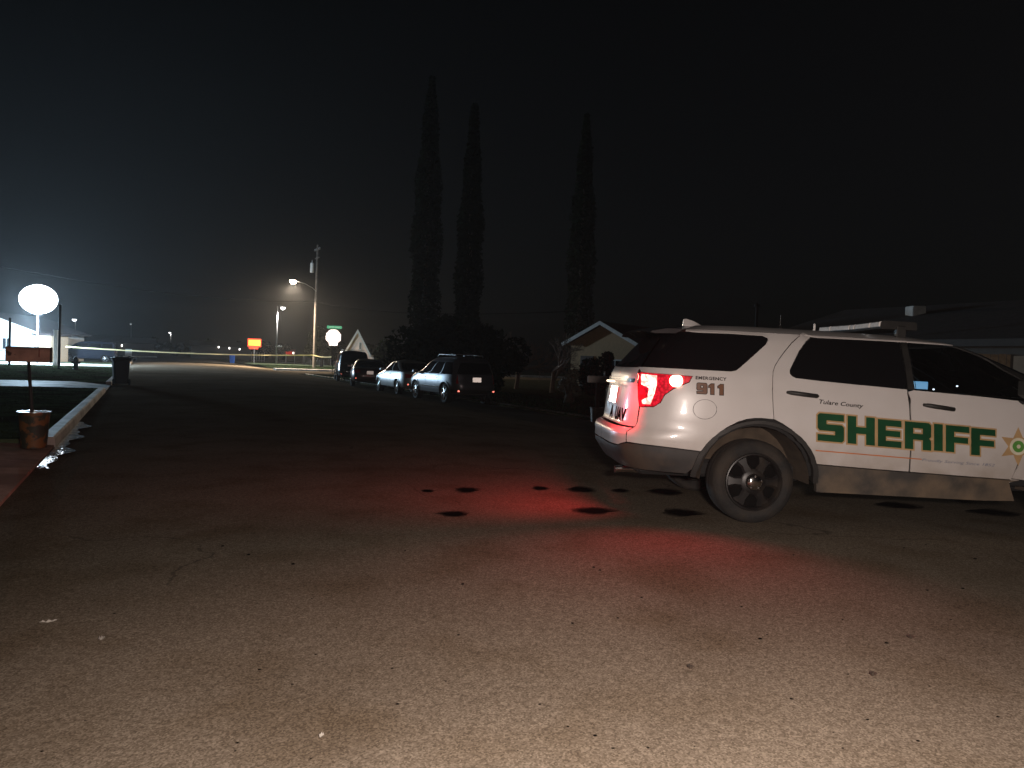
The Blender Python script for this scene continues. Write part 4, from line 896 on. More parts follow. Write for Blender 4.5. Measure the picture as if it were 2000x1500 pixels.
# brown mailbox on a post in a painted bucket
BROWN = mat('weathered_brown', (.34, .21, .16), .8, var=.3, scale=7, col2=(.06, .035, .03), mscale=9, mixlo=.6, mixhi=.66, bump=.3)
pm = G(66, 874, .105); yawm = math.atan2(pm[0], pm[1])
mbx = thing('mailbox', 'weathered brown mailbox on a thin post rising from the painted bucket', 'mailbox', (pm[0], pm[1], .115), -yawm * -1 * -1 + R(-4))
dep = pm[1]
def loc(px_, py_, dx=0.): q = at(px_, py_, dep); return q
c = at(56, 692, dep); ppm = F / dep
rel = Vector((float(c[0] - pm[0]), 0, float(c[2] - .115)))
M0 = Matrix.Rotation(-mbx.rotation_euler.z, 4, 'Z'); relL = M0 @ Vector((float(c[0] - pm[0]), float(c[1] - pm[1]), rel.z))
L_ = 74 / ppm; H_ = 29 / ppm; prf = [(-.085, -H_ / 2), (.085, -H_ / 2), (.085, H_ * .2)] + [(.085 * math.cos(a), H_ * .2 + H_ * .3 * math.sin(a)) for a in np.linspace(.3, math.pi - .3, 7)] + [(-.085, H_ * .2)]
body = MB(); n_ = len(prf); vs = [(relL.x + x, relL.y + y, relL.z + z) for x in (-L_ / 2, L_ / 2) for y, z in prf]
body.add(vs, [(i, (i + 1) % n_, n_ + (i + 1) % n_, n_ + i) for i in range(n_)] + [tuple(range(n_ - 1, -1, -1))]).build('box', BROWN, mbx, smooth=True, sharp=35)
dk = MB(); vs = [(relL.x + L_ / 2 + x, relL.y + y * 1.05, relL.z + z * 1.04) for x in (-.005, .018) for y, z in prf]; dk.add(vs, [(i, (i + 1) % n_, n_ + (i + 1) % n_, n_ + i) for i in range(n_)] + [tuple(range(n_ - 1, -1, -1)), tuple(range(n_, 2 * n_))]).build('door', mat('dark_brown', (.05, .03, .025), .7), mbx)
MB().tube([(0, 0, .05), (relL.x * .5, relL.y * .5, .6), (relL.x, relL.y, relL.z - H_ / 2)], [.022, .02, .02], 8).build('post', mat('dark_post', (.03, .03, .03), .7), mbx, smooth=True)
MB().box((relL.x + .12, relL.y - .092, relL.z + .02), (.012, .006, .1)).build('flag', mat('dull_red_flag', (.18, .03, .02), .6), mbx)
def bucket(label, loc_, r, h, rim, colA, colB, name='bucket', ms=7):
    t = thing(name, label, 'bucket', loc_)
    mt = mat(name + str(colB), colA, .6, var=.3, scale=6, col2=colB, mscale=ms, mixlo=.50, mixhi=.56, bump=.2)
    MB().lathe([(0, .004), (r * .8, .004), (r * .82, 0), (r, h), (r * .96, h), (r * .8, .03), (0, .03)], 28).build('tub', mt, t, smooth=True, sharp=40)
    MB().lathe([(r + .002, h - .012), (r + .018, h - .006), (r + .018, h + .006), (r - .02, h + .008), (r - .02, h - .01)], 28).build('rim', mat('bright_rim', (.65, .66, .68), .18, metal=.9) if rim else mt, t, smooth=True, sharp=40)
    MB().lathe([(0, h * .8), (r * .9, h * .8)], 20).build('soil', SOIL, t)
    return t
bucket('dark bucket with orange painted blotches and a bright rim beside the kerb', (pm[0], pm[1], .106), 27 / ppm, 70 / ppm, True, (.035, .035, .022), (.17, .075, .022))
# mailbox on the right, partly behind the SUV
pm2 = G(1165, 824, 0.0); dep2 = pm2[1]; pp2 = F / dep2
mb2 = thing('mailbox', 'pale box mailbox on a wooden post in a tub beside the patrol SUV', 'mailbox', (pm2[0], pm2[1], 0), R(-8))
def zc(py_, px_=1165): return float(at(px_, py_, dep2)[2])
zt2, zb2 = zc(735), zc(747)
PALE = mat('pale_weathered_paint', (.42, .36, .34), .6, var=.25, scale=7)
MB().bbox((.02, 0, (zt2 + zb2) / 2), (44 / pp2, .42, zt2 - zb2 + .02), .02).build('box', PALE, mb2)
MB().bbox((0, 0, (zb2 + .05) / 2), (.1, .1, zb2 - .05), .01).build('post', mat('old_post_wood', (.14, .10, .08), .85, var=.3, scale=10, bump=.3), mb2)
MB().tube([(.16, -.05, zt2 + .01), (.16, -.05, zt2 + .13)], .022, 10).build('ornament', WHT, mb2, smooth=True)
pst = thing('marker_post', 'thin pale stake leaning beside the pale mailbox', 'stake', (pm2[0] + .14, pm2[1] - .1, 0)); MB().tube([(.0, 0, .0), (.10, 0, zb2)], .012, 6).build('stake', PALE, pst)
bucket('pale tub holding the mailbox post next to the patrol SUV', (pm2[0], pm2[1], .0), .17, .36, False, (.36, .28, .22), (.30, .22, .17), 'bucket', 3)

# stop sign with street name blade
ps = G(649, 730, -.05); nS, tS = toNT(ps); dS = ps[1]; yS = math.atan2(-ps[0], ps[1])
stop = thing('stop_sign', 'octagonal stop sign on a dark post under a green street name blade', 'road sign', (ps[0], ps[1], -.05), yS)
def zS(py_): return float(at(650, py_, dS)[2]) + .05
MB().box((0, .03, zS(640) / 2), (.06, .05, zS(640))).build('post', mat('galvanised_post', (.06, .06, .06), .6, metal=.3), stop)
rO = 14.2 / F * dS; zC = zS(658)
oc = [(rO / math.cos(R(22.5)) * math.cos(R(22.5 + 45 * k)), 0, zC + rO / math.cos(R(22.5)) * math.sin(R(22.5 + 45 * k))) for k in range(8)]
face = MB().prism(oc[::-1], (0, -.004, 0), (0, .0, 0)).build('octagon', retro('sign_white_sheet', (.95, .95, .93), .15, .95), stop)
oc2 = [(x * .93, -.008, zC + (z - zC) * .93) for x, y, z in oc]
MB().add(oc2, [tuple(range(7, -1, -1))]).build('overexposed_field', retro('sign_overexposed_sheet', (.97, .78, .75), .15, .95), face)  # overexposure painted in: the red field is coloured near white
Ms = Matrix.Translation((0, -.012, zC)) @ Matrix.Rotation(R(90), 4, 'X')
flat_text('STOP', rO * 1.45, rO * .62, 'lettering', MATS['sign_white_sheet'], face, Ms, .02)
MB().box((0, -.01, zS(671.5)), (16.5 / F * dS, .008, 7 / F * dS)).build('plaque', MATS['sign_white_sheet'], stop)
gb = MB().box((.05, -.01, zS(639)), (28 / F * dS, .01, 5.5 / F * dS)).build('street_name_blade', retro('sign_green_sheet', (.12, .75, .42), .2, .85), stop)
Mb = Matrix.Translation((.1, -.02, zS(639))) @ Matrix.Rotation(R(90), 4, 'X')
lt = MB()
for k in range(9): x = -.42 + k * .1; lt.box((x + .1, -.018, zS(639)), (.055, .004, .075 + .03 * (k % 3 == 0)))
lt.build('blade_lettering', retro('sign_pale_lettering', (.75, .85, .8), .2, .8), gb)

# ================================================================== POLES AND LAMPS
WOODP = mat('pole_wood', (.12, .10, .085), .9, var=.3, scale=4, bump=.4, bscale=20)
pp = G(613, 720, -.08); dP = pp[1]
def zP(py_): return float(at(613, py_, dP)[2]) + .08
def xP(px_): return (px_ - 613) / F * dP
up = thing('utility_pole', 'tall wooden utility pole with transformer and street lamp arm', 'utility pole', (pp[0], pp[1], -.08), math.atan2(-pp[0], pp[1]))
MB().tube([(0, 0, 0), (.0, 0, 6), (.02, 0, zP(478))], [.17, .15, .11], 12).build('pole', WOODP, up, smooth=True, sharp=60)
MB().bbox((0, -.14, zP(488)), (.12, 2.4, .12), .01, rz=R(14)).build('crossarm', WOODP, up)
MB().bbox((0, -.14, zP(504)), (.12, 1.7, .12), .01, rz=R(14)).build('crossarm', WOODP, up)
for k in (-1, -.5, .5, 1): MB().lathe([(.03, 0), (.06, .05), (.04, .08), (.06, .12), (0, .16)], 10, Matrix.Translation((-k * 1.05 * math.sin(R(14)), -.14 + k * 1.05 * math.cos(R(14)), zP(488) + .06))).build('insulator', mat('insulator_grey', (.35, .35, .36), .3), up, smooth=True)
xt = xP(604); MB().lathe([(.0, 0), (.19, .0), (.21, .04), (.21, 1.0), (.22, 1.02), (.18, 1.1), (0, 1.14)], 20, Matrix.Translation((xt, -.1, zP(533)))).build('transformer', mat('transformer_grey', (.55, .55, .54), .4, var=.1), up, smooth=True, sharp=40)
MB().lathe([(.05, 0), (.07, .1), (.05, .2), (.03, .3), (0, .32)], 10, Matrix.Translation((xt, -.1, zP(533) + 1.12))).build('bushing', MATS['insulator_grey'], up, smooth=True)
MB().tube([(0, -.1, zP(569)), (xP(606), -.3, zP(563)), (xP(592), -.6, zP(556)), (xP(577), -.9, zP(553))], .04, 8).build('lamp_arm', mat('arm_steel', (.3, .3, .3), .4, metal=.7), up, smooth=True)
lx, lz = xP(570), zP(552)
lh = MB().lathe([(0, .16), (.22, .14), (.34, .04), (.36, 0)], 20, Matrix.Translation((lx, -1.0, lz))).build('lantern', mat('lantern_grey', (.3, .3, .3), .5), up, smooth=True)
MB().lathe([(.36, 0), (.34, -.16), (.24, -.32), (.0, -.42)], 20, Matrix.Translation((lx, -1.0, lz))).build('lamp_globe', glow('warm_lamp', (1, .80, .58), 60), lh, smooth=True)
lw = Matrix.Translation(up.location) @ Matrix.Rotation(up.rotation_euler.z, 4, 'Z') @ Vector((lx, -1.0, lz - .5))
lamp('street_lamp_light', 'SPOT', lw, 48000, (1, .80, .58), None, .25, (lw.x + 1.5, lw.y - 5, 0), 150, 1.0)
def streetlamp(base_px, lamp_px, label, zb_, colg, strength, energy, arm=1., r=.3):
    b = G(*base_px, zb_); d = b[1]; t = thing('street_lamp', label, 'street lamp', (b[0], b[1], zb_), math.atan2(-b[0], b[1]), 'street lamps in the distance')
    z = float(at(*lamp_px, d)[2]) - zb_; x = (lamp_px[0] - base_px[0]) / F * d
    MB().tube([(0, 0, 0), (0, 0, z + .3)], [.11, .07], 10).build('pole', mat('lamp_pole', (.2, .2, .2), .5, metal=.5), t, smooth=True)
    MB().tube([(0, 0, z + .1), (x * .5, 0, z + .35), (x, 0, z + .3)], .035, 8).build('arm', MATS['lamp_pole'], t, smooth=True)
    hd = MB().bbox((x, 0, z + .18), (r * 2, r * 1.1, .12), .04).build('lantern', MATS['lamp_pole'], t)
    MB().lathe([(r * .9, .1), (r * .85, 0), (r * .5, -.14), (0, -.2)], 16, Matrix.Translation((x, 0, z))).build('lamp_glass', glow('lamp_glass_' + str(strength), colg, strength), hd, smooth=True)
    if energy:
        w = Matrix.Translation(t.location) @ Matrix.Rotation(t.rotation_euler.z, 4, 'Z') @ Vector((x, 0, z - .3)); lamp('street_lamp_light', 'SPOT', w, energy, colg, None, .2, (w.x, w.y, 0), 140, .7)
    return t
s2 = streetlamp((539, 712), (549, 602), 'street lamp with a cool white head, second along the road from the utility pole', -.05, (1, .96, .9), 22, 10000, r=.34)
MB().bbox((.3, 0, 2.55), (.9, .02, .16), .004).build('name_blade', mat('sign_pale', (.5, .52, .5), .5), s2)
streetlamp((333, 690), (331, 650), 'lone distant street lamp left of the orange sign', 0, (1, .97, .92), 14, 1500, r=.5)
streetlamp((146, 692), (144, 625), 'tiny distant street lamp just right of the floodlight', 0, (.9, .95, 1), 10, 0, r=.4)
streetlamp((255, 692), (254, 633), 'faint distant street lamp above the black bin', 0, (.9, .95, 1), .6, 0, r=.25)

# floodlight on its mast, the glowing head swollen to the size of its glare
dF = 61.; fl = at(75, 585, dF); fb = at(96, 700, dF)
ft_ = thing('floodlight', 'white floodlight on a mast beside the pale house, head swollen to its glare', 'floodlight', (fb[0], fb[1], 0.02), 0)
rx, rz_ = float(fl[0] - fb[0]), float(fl[2])
MB().tube([(rx, 0, 0), (rx, 0, rz_ - 1.12)], [.09, .07], 10).build('mast', mat('mast_grey', (.12, .12, .13), .5, metal=.5), ft_, smooth=True)
FG = glow('floodlight_glare', (.8, .9, 1), 14)
Mf = Matrix.Translation((rx, 0, rz_)) @ Matrix.Diagonal((1.0, .75, 1.0, 1.0))
hd_ = MB().lathe([(1.42 * math.sin(a), -1.14 * math.cos(a)) for a in np.linspace(0.02, math.pi - .02, 22)], 36, Mf).build('glare_head', FG, ft_, smooth=True)
for zz, r_ in ((-1.17, .28), (1.17, .28)): MB().lathe([(0, -.04), (r_, -.04), (r_, .04), (0, .04)], 20, Matrix.Translation((rx, 0, rz_ + zz))).build('end_plate', MATS['mast_grey'], hd_)
flp = (fl[0], fl[1] - 1.6, fl[2] - .2)
lamp('floodlight_light', 'SPOT', flp, 8000, (.55, .82, 1), None, .5, (-14, 26, 0), 100, .8)
lamp('floodlight_light', 'POINT', (fl[0], fl[1] - 1.0, fl[2] - 1.75), 20000, (.55, .78, 1), None, .4)

# dark posts near the pale house, hydrant
for bp_, tp_, lab in (((115, 721), (114, 597), 'thin dark post standing in front of the white pillar'), ((18, 714), (13, 622), 'short dark post in front of the pale house at the left edge')):
    b = G(*bp_, .1); t = thing('post', lab, 'post', (b[0], b[1], .1), 0); zt_ = float(at(*tp_, b[1])[2])
    MB().tube([(0, 0, 0), (0, 0, zt_ - .1)], .07, 10).build('shaft', mat('dark_post_paint', (.03, .03, .035), .6), t, smooth=True); MB().lathe([(.085, 0), (.085, .04), (0, .08)], 10, Matrix.Translation((0, 0, zt_ - .1))).build('cap', MATS['dark_post_paint'], t, smooth=True)
b = G(148, 722, .1); hy = thing('fire_hydrant', 'dark fire hydrant on the lawn between the post and the black bin', 'hydrant', (b[0], b[1], .1)); HYM = mat('hydrant_paint', (.05, .045, .04), .5)
MB().lathe([(.0, 0), (.17, 0), (.17, .05), (.12, .06), (.12, .52), (.16, .53), (.16, .58), (.13, .6), (.10, .7), (.04, .75), (.04, .8), (0, .8)], 20).build('barrel', HYM, hy, smooth=True, sharp=40)
for a in (0, 180, 270): MB().lathe([(.06, .08), (.06, .2), (.075, .2), (.075, .24), (0, .25)], 12, Matrix.Translation((0, 0, .42)) @ Matrix.Rotation(R(a), 4, 'Z') @ Matrix.Rotation(R(90), 4, 'Y')).build('outlet', HYM, hy, smooth=True, sharp=40)

# added tripod lamp, out of view behind the lens, standing in for the camera flash
NLX, NLY, NLZ = .35, -.28, 1.66
sn = thing('flash_stand_in', 'added tripod lamp standing in for the camera flash, behind the camera', 'flash stand-in', (NLX, NLY, zroad(.08)), 0)
TRI = mat('tripod_black', (.02, .02, .02), .5, metal=.3)
MB().tube([(0, 0, .45), (0, 0, 1.56)], [.018, .012], 10).build('column', TRI, sn, smooth=True)
for k in range(3):
    a = R(90 + 120 * k); MB().tube([(0, 0, .8), (.45 * math.cos(a), .5 * math.sin(a), .0)], .012, 8).build('leg', TRI, sn, smooth=True)
hd = MB().bbox((0, 0, 1.60), (.34, .06, .2), .015, rx=R(-45)).build('lamp_head', TRI, sn)
MB().bbox((0, .032, 1.57), (.30, .012, .16), .004, rx=R(-45)).build('lens', glow('flash_stand_in_lens', (1, .86, .76), 12), hd)
wl = lamp('flash_stand_in_light', 'AREA', (NLX, NLY + .09, NLZ - .04), 352, (1, .84, .75), None, .1, (NLX + .38, NLY + 1.75, 0))
wl.data.shape = 'RECTANGLE'; wl.data.size = .30; wl.data.size_y = .16; wl.data.spread = R(150)

# cables
def cable(a, b, sag, name, label, r=.012):
    a, b = np.array(a, float), np.array(b, float); pts = [a + (b - a) * k / 24 - np.array([0, 0, sag * 4 * (k / 24) * (1 - k / 24)]) for k in range(25)]
    return tag(MB().tube(pts, r, 6).build(name, mat('cable_black', (.006, .006, .006), .95, spec=0), smooth=True), label, 'cable')
cable((pp[0], pp[1], zP(590)), at(-200, 480, 50), 1.0, 'overhead_cable', 'dark overhead cable running from the utility pole to the left', .03)
cable((pp[0], pp[1], zP(590)), at(1120, 608, 34), .6, 'overhead_cable', 'dark overhead cable running from the utility pole to the right', .018)
# caution tape
def tape():
    a = at(128, 677, 66); b = np.array([pp[0], pp[1] - .2, float(at(613, 693.5, dP)[2])]); vs = []; fs = []; n = 80
    for k in range(n + 1):
        u = k / n; p = a + (b - a) * u; p = p - np.array([0, 0, .25 * 4 * u * (1 - u)]) ; tw = .35 * math.sin(u * 26) + .2 * math.sin(u * 61)
        h = .055; vs += [p + (0, h * math.sin(tw), h * math.cos(tw) + .01 * math.sin(u * 90)), p - (0, h * math.sin(tw), h * math.cos(tw))]
    fs = [(2 * k, 2 * k + 2, 2 * k + 3, 2 * k + 1) for k in range(n)]
    o = MB().add(vs, fs).build('caution_tape', retro('tape_yellow', (.9, .78, .42), .4, .45), smooth=True); tag(o, 'yellow caution tape stretched across the road to the utility pole', 'tape')
    q = at(647, 697, dS + 2); c = b; vs = []
    for k in range(13): u = k / 12; p = c + (q - c) * u - np.array([0, 0, .1 * 4 * u * (1 - u)]); vs += [p + (0, 0, .05), p - (0, 0, .05)]
    o2 = MB().add(vs, [(2 * k, 2 * k + 2, 2 * k + 3, 2 * k + 1) for k in range(12)]).build('caution_tape', MATS['tape_yellow'], smooth=True); tag(o2, 'short yellow caution tape from the utility pole toward the stop sign', 'tape')
tape()
# ================================================================== FENCES AND FAR SIGN
PIPE = mat('white_pipe', (.62, .58, .52), .5, var=.15)
def pipe_fence(name, label, px0, px1, pyb, pyt, npost, rails):
    a = G(px0, pyb, -.02); b = G(px1, pyb + (px1 - px0) * .03, -.02); t = thing(name, label, 'fence', (a[0], a[1], -.02), 0)
    h = float(at(px0, pyt, a[1])[2]) + .02; d = np.array(b) - np.array(a)
    for k in range(npost): q = d * k / (npost - 1); MB().tube([(q[0], q[1], 0), (q[0], q[1], h)], .05, 8).build('post', PIPE, t, smooth=True)
    for r_ in rails: MB().tube([(0, 0, h * r_), (d[0], d[1], h * r_)], .04, 8).build('rail', PIPE, t, smooth=True)
    return t
pipe_fence('gate', 'pale pipe gate of upright bars below the orange sign', 491, 516, 706, 687, 6, (.12,))
pipe_fence('pipe_fence', 'pale pipe fence of thin posts and low rail beside the utility pole', 541, 592, 709, 691, 4, (.08,))
a = G(594, 714, -.02); b = G(645, 716, -.02); clf = thing('chain_link_fence', 'faint chain link fence between the utility pole and the stop sign', 'fence', (a[0], a[1], -.02)); d = b - a; h = 1.4
for k in range(5): q = d * k / 4; MB().tube([(q[0], q[1], 0), (q[0], q[1], h)], .03, 8).build('post', mat('fence_steel', (.3, .28, .26), .5, metal=.6), clf, smooth=True)
MB().tube([(0, 0, h), (d[0], d[1], h)], .02, 6).build('rail', MATS['fence_steel'], clf)
wm = MB(); L = float(np.hypot(d[0], d[1])); dx, dy = d[0] / L, d[1] / L
for k in range(int(L / .16)):
    for s_ in (1, -1):
        u0, u1 = k * .16, k * .16 + s_ * h
        lo_, hi_ = max(0, min(L, u0)), max(0, min(L, u1)); z1_ = abs(hi_ - u0)
        wm.tube([(u0 * dx, u0 * dy, .02), (hi_ * dx, hi_ * dy, .02 + z1_)], .006, 3, cap=False)
mesh_ = wm.build('wire_mesh', MATS['fence_steel'], clf); mesh_['kind'] = 'stuff'
b = at(496, 703, 112.); osn = thing('illuminated_sign', 'glowing yellow and red sign box on a post behind the pipe gate', 'sign', (b[0], b[1], 0), math.atan2(-b[0], b[1])); d_ = b[1]
def zo(py_): return float(at(496, py_, d_)[2])
MB().tube([(0, 0, 0), (0, 0, zo(680))], .08, 8).build('post', MATS['lamp_pole'], osn)
MB().bbox((0, .05, zo(669.5)), (25 / F * d_, .16, 16 / F * d_), .03).build('sign_box', glow('sign_red', (1, .06, .02), 1.6, (.5, .05, .03)), osn)
MB().bbox((0, -.05, zo(669.5)), (22 / F * d_, .06, 11 / F * d_), .01).build('lit_panel', glow('sign_yellow', (1, .55, .06), 1.5, (.6, .4, .05)), osn)
MB().bbox((-.1, .0, zo(679.5)), (17 / F * d_, .1, 4.5 / F * d_), .01).build('lower_panel', MATS['sign_red'], osn)

# ================================================================== HOUSES
def house(name, label, loc, rz, w, d, eave, ridge, wallm, roofm, fascia=None, over=.45, wins=(), doors=(), gable='front', group=None):
    """gabled house: front wall on local y = 0, x to the right; gable in the front wall or at the sides"""
    t = thing(name, label, 'house', loc, rz, group)
    wl = MB()
    if gable == 'front':
        wl.prism([(-w / 2, 0, 0), (w / 2, 0, 0), (w / 2, 0, eave), (0, 0, ridge - .02), (-w / 2, 0, eave)][::-1], (0, 0, 0), (0, d, 0)); wl.build('wall', wallm, t)
        sl = math.atan2(ridge - eave, w / 2); L = w / 2 / math.cos(sl) + over
        rf = None
        for s_ in (-1, 1):
            o = MB(); ux, uz = s_ * math.cos(sl), -math.sin(sl); nx, nz = s_ * math.sin(sl), math.cos(sl)
            P0 = (0, -over, ridge); pts = [(0, 0, ridge), (ux * L, 0, ridge + uz * L), (ux * L + nx * .14, 0, ridge + uz * L + nz * .14), (0, 0, ridge + .14 / math.cos(sl))]
            o.prism(pts if s_ < 0 else pts[::-1], (0, -over, 0), (0, d + over, 0)); rf = o.build('roof', roofm, t)
            if fascia:
                q = [(0, 0, ridge - .06), (ux * L, 0, ridge + uz * L - .06), (ux * L + nx * .2, 0, ridge + uz * L + nz * .2 - .06), (0, 0, ridge + .2 / math.cos(sl) - .06)]
                MB().prism(q if s_ < 0 else q[::-1], (0, -over - .05, 0), (0, -over - .002, 0)).build('fascia', fascia, t)
    else:
        MB().prism([(0, 0, 0), (0, d, 0), (0, d, eave), (0, d / 2, ridge - .02), (0, 0, eave)], (-w / 2, 0, 0), (w / 2, 0, 0)).build('wall', wallm, t)
        sl = math.atan2(ridge - eave, d / 2); L = d / 2 / math.cos(sl) + over
        for s_ in (-1, 1):
            uy, uz = s_ * math.cos(sl), -math.sin(sl); ny, nz = s_ * math.sin(sl), math.cos(sl); o = MB()
            pts = [(0, d / 2, ridge), (0, d / 2 + uy * L, ridge + uz * L), (0, d / 2 + uy * L + ny * .14, ridge + uz * L + nz * .14), (0, d / 2, ridge + .14 / math.cos(sl))]
            o.prism(pts[::-1] if s_ < 0 else pts, (-w / 2 - over, 0, 0), (w / 2 + over, 0, 0)); o.build('roof', roofm, t)
        if fascia: MB().box((0, -over - .04, eave - over * math.tan(sl) + .05), (w + 2 * over, .04, .18)).build('fascia', fascia, t)
    for x, z, ww, hh, gm in wins:
        f = MB(); th = .07
        for bx in ((x - ww / 2, z, th, hh + th), (x + ww / 2, z, th, hh + th), (x, z - hh / 2, ww - th, th), (x, z + hh / 2, ww - th, th), (x, z, .04, hh - th)): f.box((bx[0], -.04, bx[1]), (bx[2], .075, bx[3]))
        fo = f.build('window', mat('window_frame_white', (.6, .6, .58), .5), t); MB().box((x, -.012, z), (ww, .02, hh)).build('pane', gm, fo); MB().box((x, -.07, z - hh / 2 - .06), (ww + .16, .14, .05)).build('sill', MATS['window_frame_white'], fo)
    for x, ww, hh, dm in doors:
        o = MB().bbox((x, -.03, hh / 2), (ww, .06, hh), .01).build('door', dm, t)
        nrow = 4 if ww > 2 else 3
        for r_ in range(nrow): MB().bbox((x, -.065, hh * (r_ + .5) / nrow), (ww * .9, .012, hh / nrow * .78), .004).build('door_panel', dm, o)
    return t
SHING = mat('dark_shingle', (.045, .035, .035), .9, var=.3, scale=6, bump=.4, bscale=25)
REDSH = mat('reddish_shingle', (.07, .035, .03), .9, var=.3, scale=6, bump=.4, bscale=25)
STUCCO = mat('white_stucco', (.62, .62, .6), .85, var=.08, scale=6, bump=.2, bscale=60)
TAN = mat('tan_stucco', (.40, .26, .14), .85, var=.1, scale=6, bump=.2, bscale=50)
BOARD = mat('white_board', (.62, .6, .57), .6, var=.1)
GLASSN = mat('night_window', (.02, .025, .03), .05, var=.1)
LITWIN = glow('lit_window_warm', (1, .85, .65), 2.0)
# pale house lit by the floodlight
hb = at(64, 706, 67.); eave_z = float(at(66, 648, 67.)[2])
hs1 = house('house', 'white house with low front gable washed out by the floodlight', (hb[0] - 4.4, hb[1], .02), R(4), 8.6, 9, eave_z, eave_z + 1.5, STUCCO, SHING, BOARD, .5,
            wins=[(2.0, 1.45, .7, 1.0, GLASSN), (3.55, 1.2, 1.1, 1.2, mat('pale_blind', (.5, .5, .48), .7))], doors=[(2.75, .75, 2.0, mat('pale_door', (.5, .5, .5), .5))])
wg = MB(); x0 = 4.55; wing = MB().box((x0 + .55, 1.6, 1.15), (1.15, 3, 2.3)).build('wing', mat('peach_stucco', (.52, .40, .28), .85, var=.1), hs1)
MB().box((x0 + .5, 1.5, 2.38), (1.6, 3.5, .14)).build('wing_roof', SHING, hs1)
MB().bbox((x0 - .35, -.4, 1.2), (.16, .16, 2.4), .01).build('porch_column', BOARD, hs1)
pc = at(109.5, 709, 56.); pil = thing('pillar', 'square white pillar right of the pale house, brightly lit', 'pillar', (pc[0], pc[1], .0)); hz_ = float(at(109.5, 646, 56.)[2])
MB().bbox((0, 0, hz_ / 2), (.27, .27, hz_), .015).build('shaft', BOARD, pil); MB().bbox((0, 0, hz_ + .03), (.36, .36, .06), .01).build('cap', BOARD, pil); MB().bbox((0, 0, .08), (.36, .36, .16), .01).build('plinth', BOARD, pil)
# a-frame gable far behind the stop sign
dA = 92.; pa = at(697, 700, dA); rz_A = float(at(696, 648, dA)[2]); eA = float(at(674, 690, dA)[2])
hA = house('house', 'small steep gabled house lit pinkish white behind the stop sign', (pa[0], pa[1], -.05), math.atan2(-pa[0], pa[1]), 2.75, 6, eA + .05, rz_A, mat('pink_white_siding', (.80, .62, .54), .8, var=.1, scale=9), REDSH, BOARD, .3, wins=[(.35, eA + 1.0, .25, .8, GLASSN)])
MB().box((.0, .8, .9), (4.0, 1.5, 1.8)).build('annex', MATS['pink_white_siding'], hA)
# tan gabled house on the right behind the SUV
dT = 45.; pt = at(1176, 700, dT); rT = float(at(1176, 631, dT)[2]); eT = float(at(1243, 674, dT)[2])
hT = house('house', 'tan stucco house with white trimmed gable left of the patrol SUV', (pt[0], pt[1], -.06), ROADANG - R(90) + R(-62), 4.3, 9, eT + .12, rT, TAN, REDSH, BOARD, .4, wins=[(.9, 1.3, 1.1, 1.1, GLASSN)], doors=[(-1.0, .9, 2.05, mat('dark_door', (.05, .03, .02), .6))])
# house behind the SUV on the right with roof cooler
qn = toNT(at(1700, 700, 27))
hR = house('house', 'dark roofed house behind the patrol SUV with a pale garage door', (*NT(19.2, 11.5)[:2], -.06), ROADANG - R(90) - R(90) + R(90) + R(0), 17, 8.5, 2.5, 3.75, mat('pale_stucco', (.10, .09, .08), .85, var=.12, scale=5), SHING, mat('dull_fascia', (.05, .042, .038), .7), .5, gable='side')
hR.rotation_euler.z = math.atan2(-NV[0], NV[1]) ; hR.location = (*NT(19.2, 11.5)[:2], -.06)
GAR = mat('garage_white', (.62, .64, .60), .6, var=.12, scale=4)
og = MB().bbox((2.15, -.03, 1.05), (4.6, .06, 2.1), .01).build('garage_door', GAR, hR)
for r_ in range(4):
    for c_ in range(4): MB().bbox((2.15 - 1.7 + 1.13 * c_, -.066, .28 + .52 * r_), (1.0, .012, .4), .004).build('door_panel', GAR, og)
ck = at(1788, 610, 24.5)
ac = thing('rooftop_cooler', 'grey box cooler standing on the dark roof behind the patrol SUV', 'cooler', (ck[0], ck[1], ck[2] - .22)); MB().bbox((0, 0, .2), (.42, .5, .42), .02).build('cabinet', mat('cooler_grey', (.40, .42, .42), .6, var=.15), ac)
for k in range(4): MB().box((0, -.256, .08 + k * .085), (.34, .012, .03)).build('louvre', MATS['cooler_grey'], ac)
MB().box((0, 0, -.06), (.34, .4, .12)).build('stand', DARK, ac)
vt = at(1478, 615, 24.0); vp = thing('roof_vent', 'thin dark vent pipe above the patrol SUV roof', 'vent', (vt[0], vt[1], vt[2] - .55)); MB().tube([(0, 0, 0), (0, 0, .8)], .05, 8).build('pipe', DARK, vp); MB().lathe([(.1, .0), (.1, .06), (0, .12)], 10, Matrix.Translation((0, 0, .8))).build('cowl', DARK, vp)
# fence panels at the right edge
fe = thing('board_fence', 'weathered tan board fence seen over the hood at the right edge', 'fence', (*NT(17.4, 3.2)[:2], -.06), math.atan2(-NV[0], NV[1]))
fp = at(1951, 690, 19.); fe.location = (fp[0], fp[1], -.06); zf = float(at(1951, 687, 19.)[2])
fe.rotation_euler.z = R(-20)
for k in range(7): MB().bbox((-.6 + k * .17, 0, zf / 2), (.16, .025, zf + random.uniform(-.02, .02)), .004).build('board', mat('fence_board', (.32, .24, .16), .85, var=.3, scale=9), fe)
for z in (.4, zf - .3): MB().box((-.1, .04, z), (1.3, .05, .09)).build('rail', MATS['fence_board'], fe)
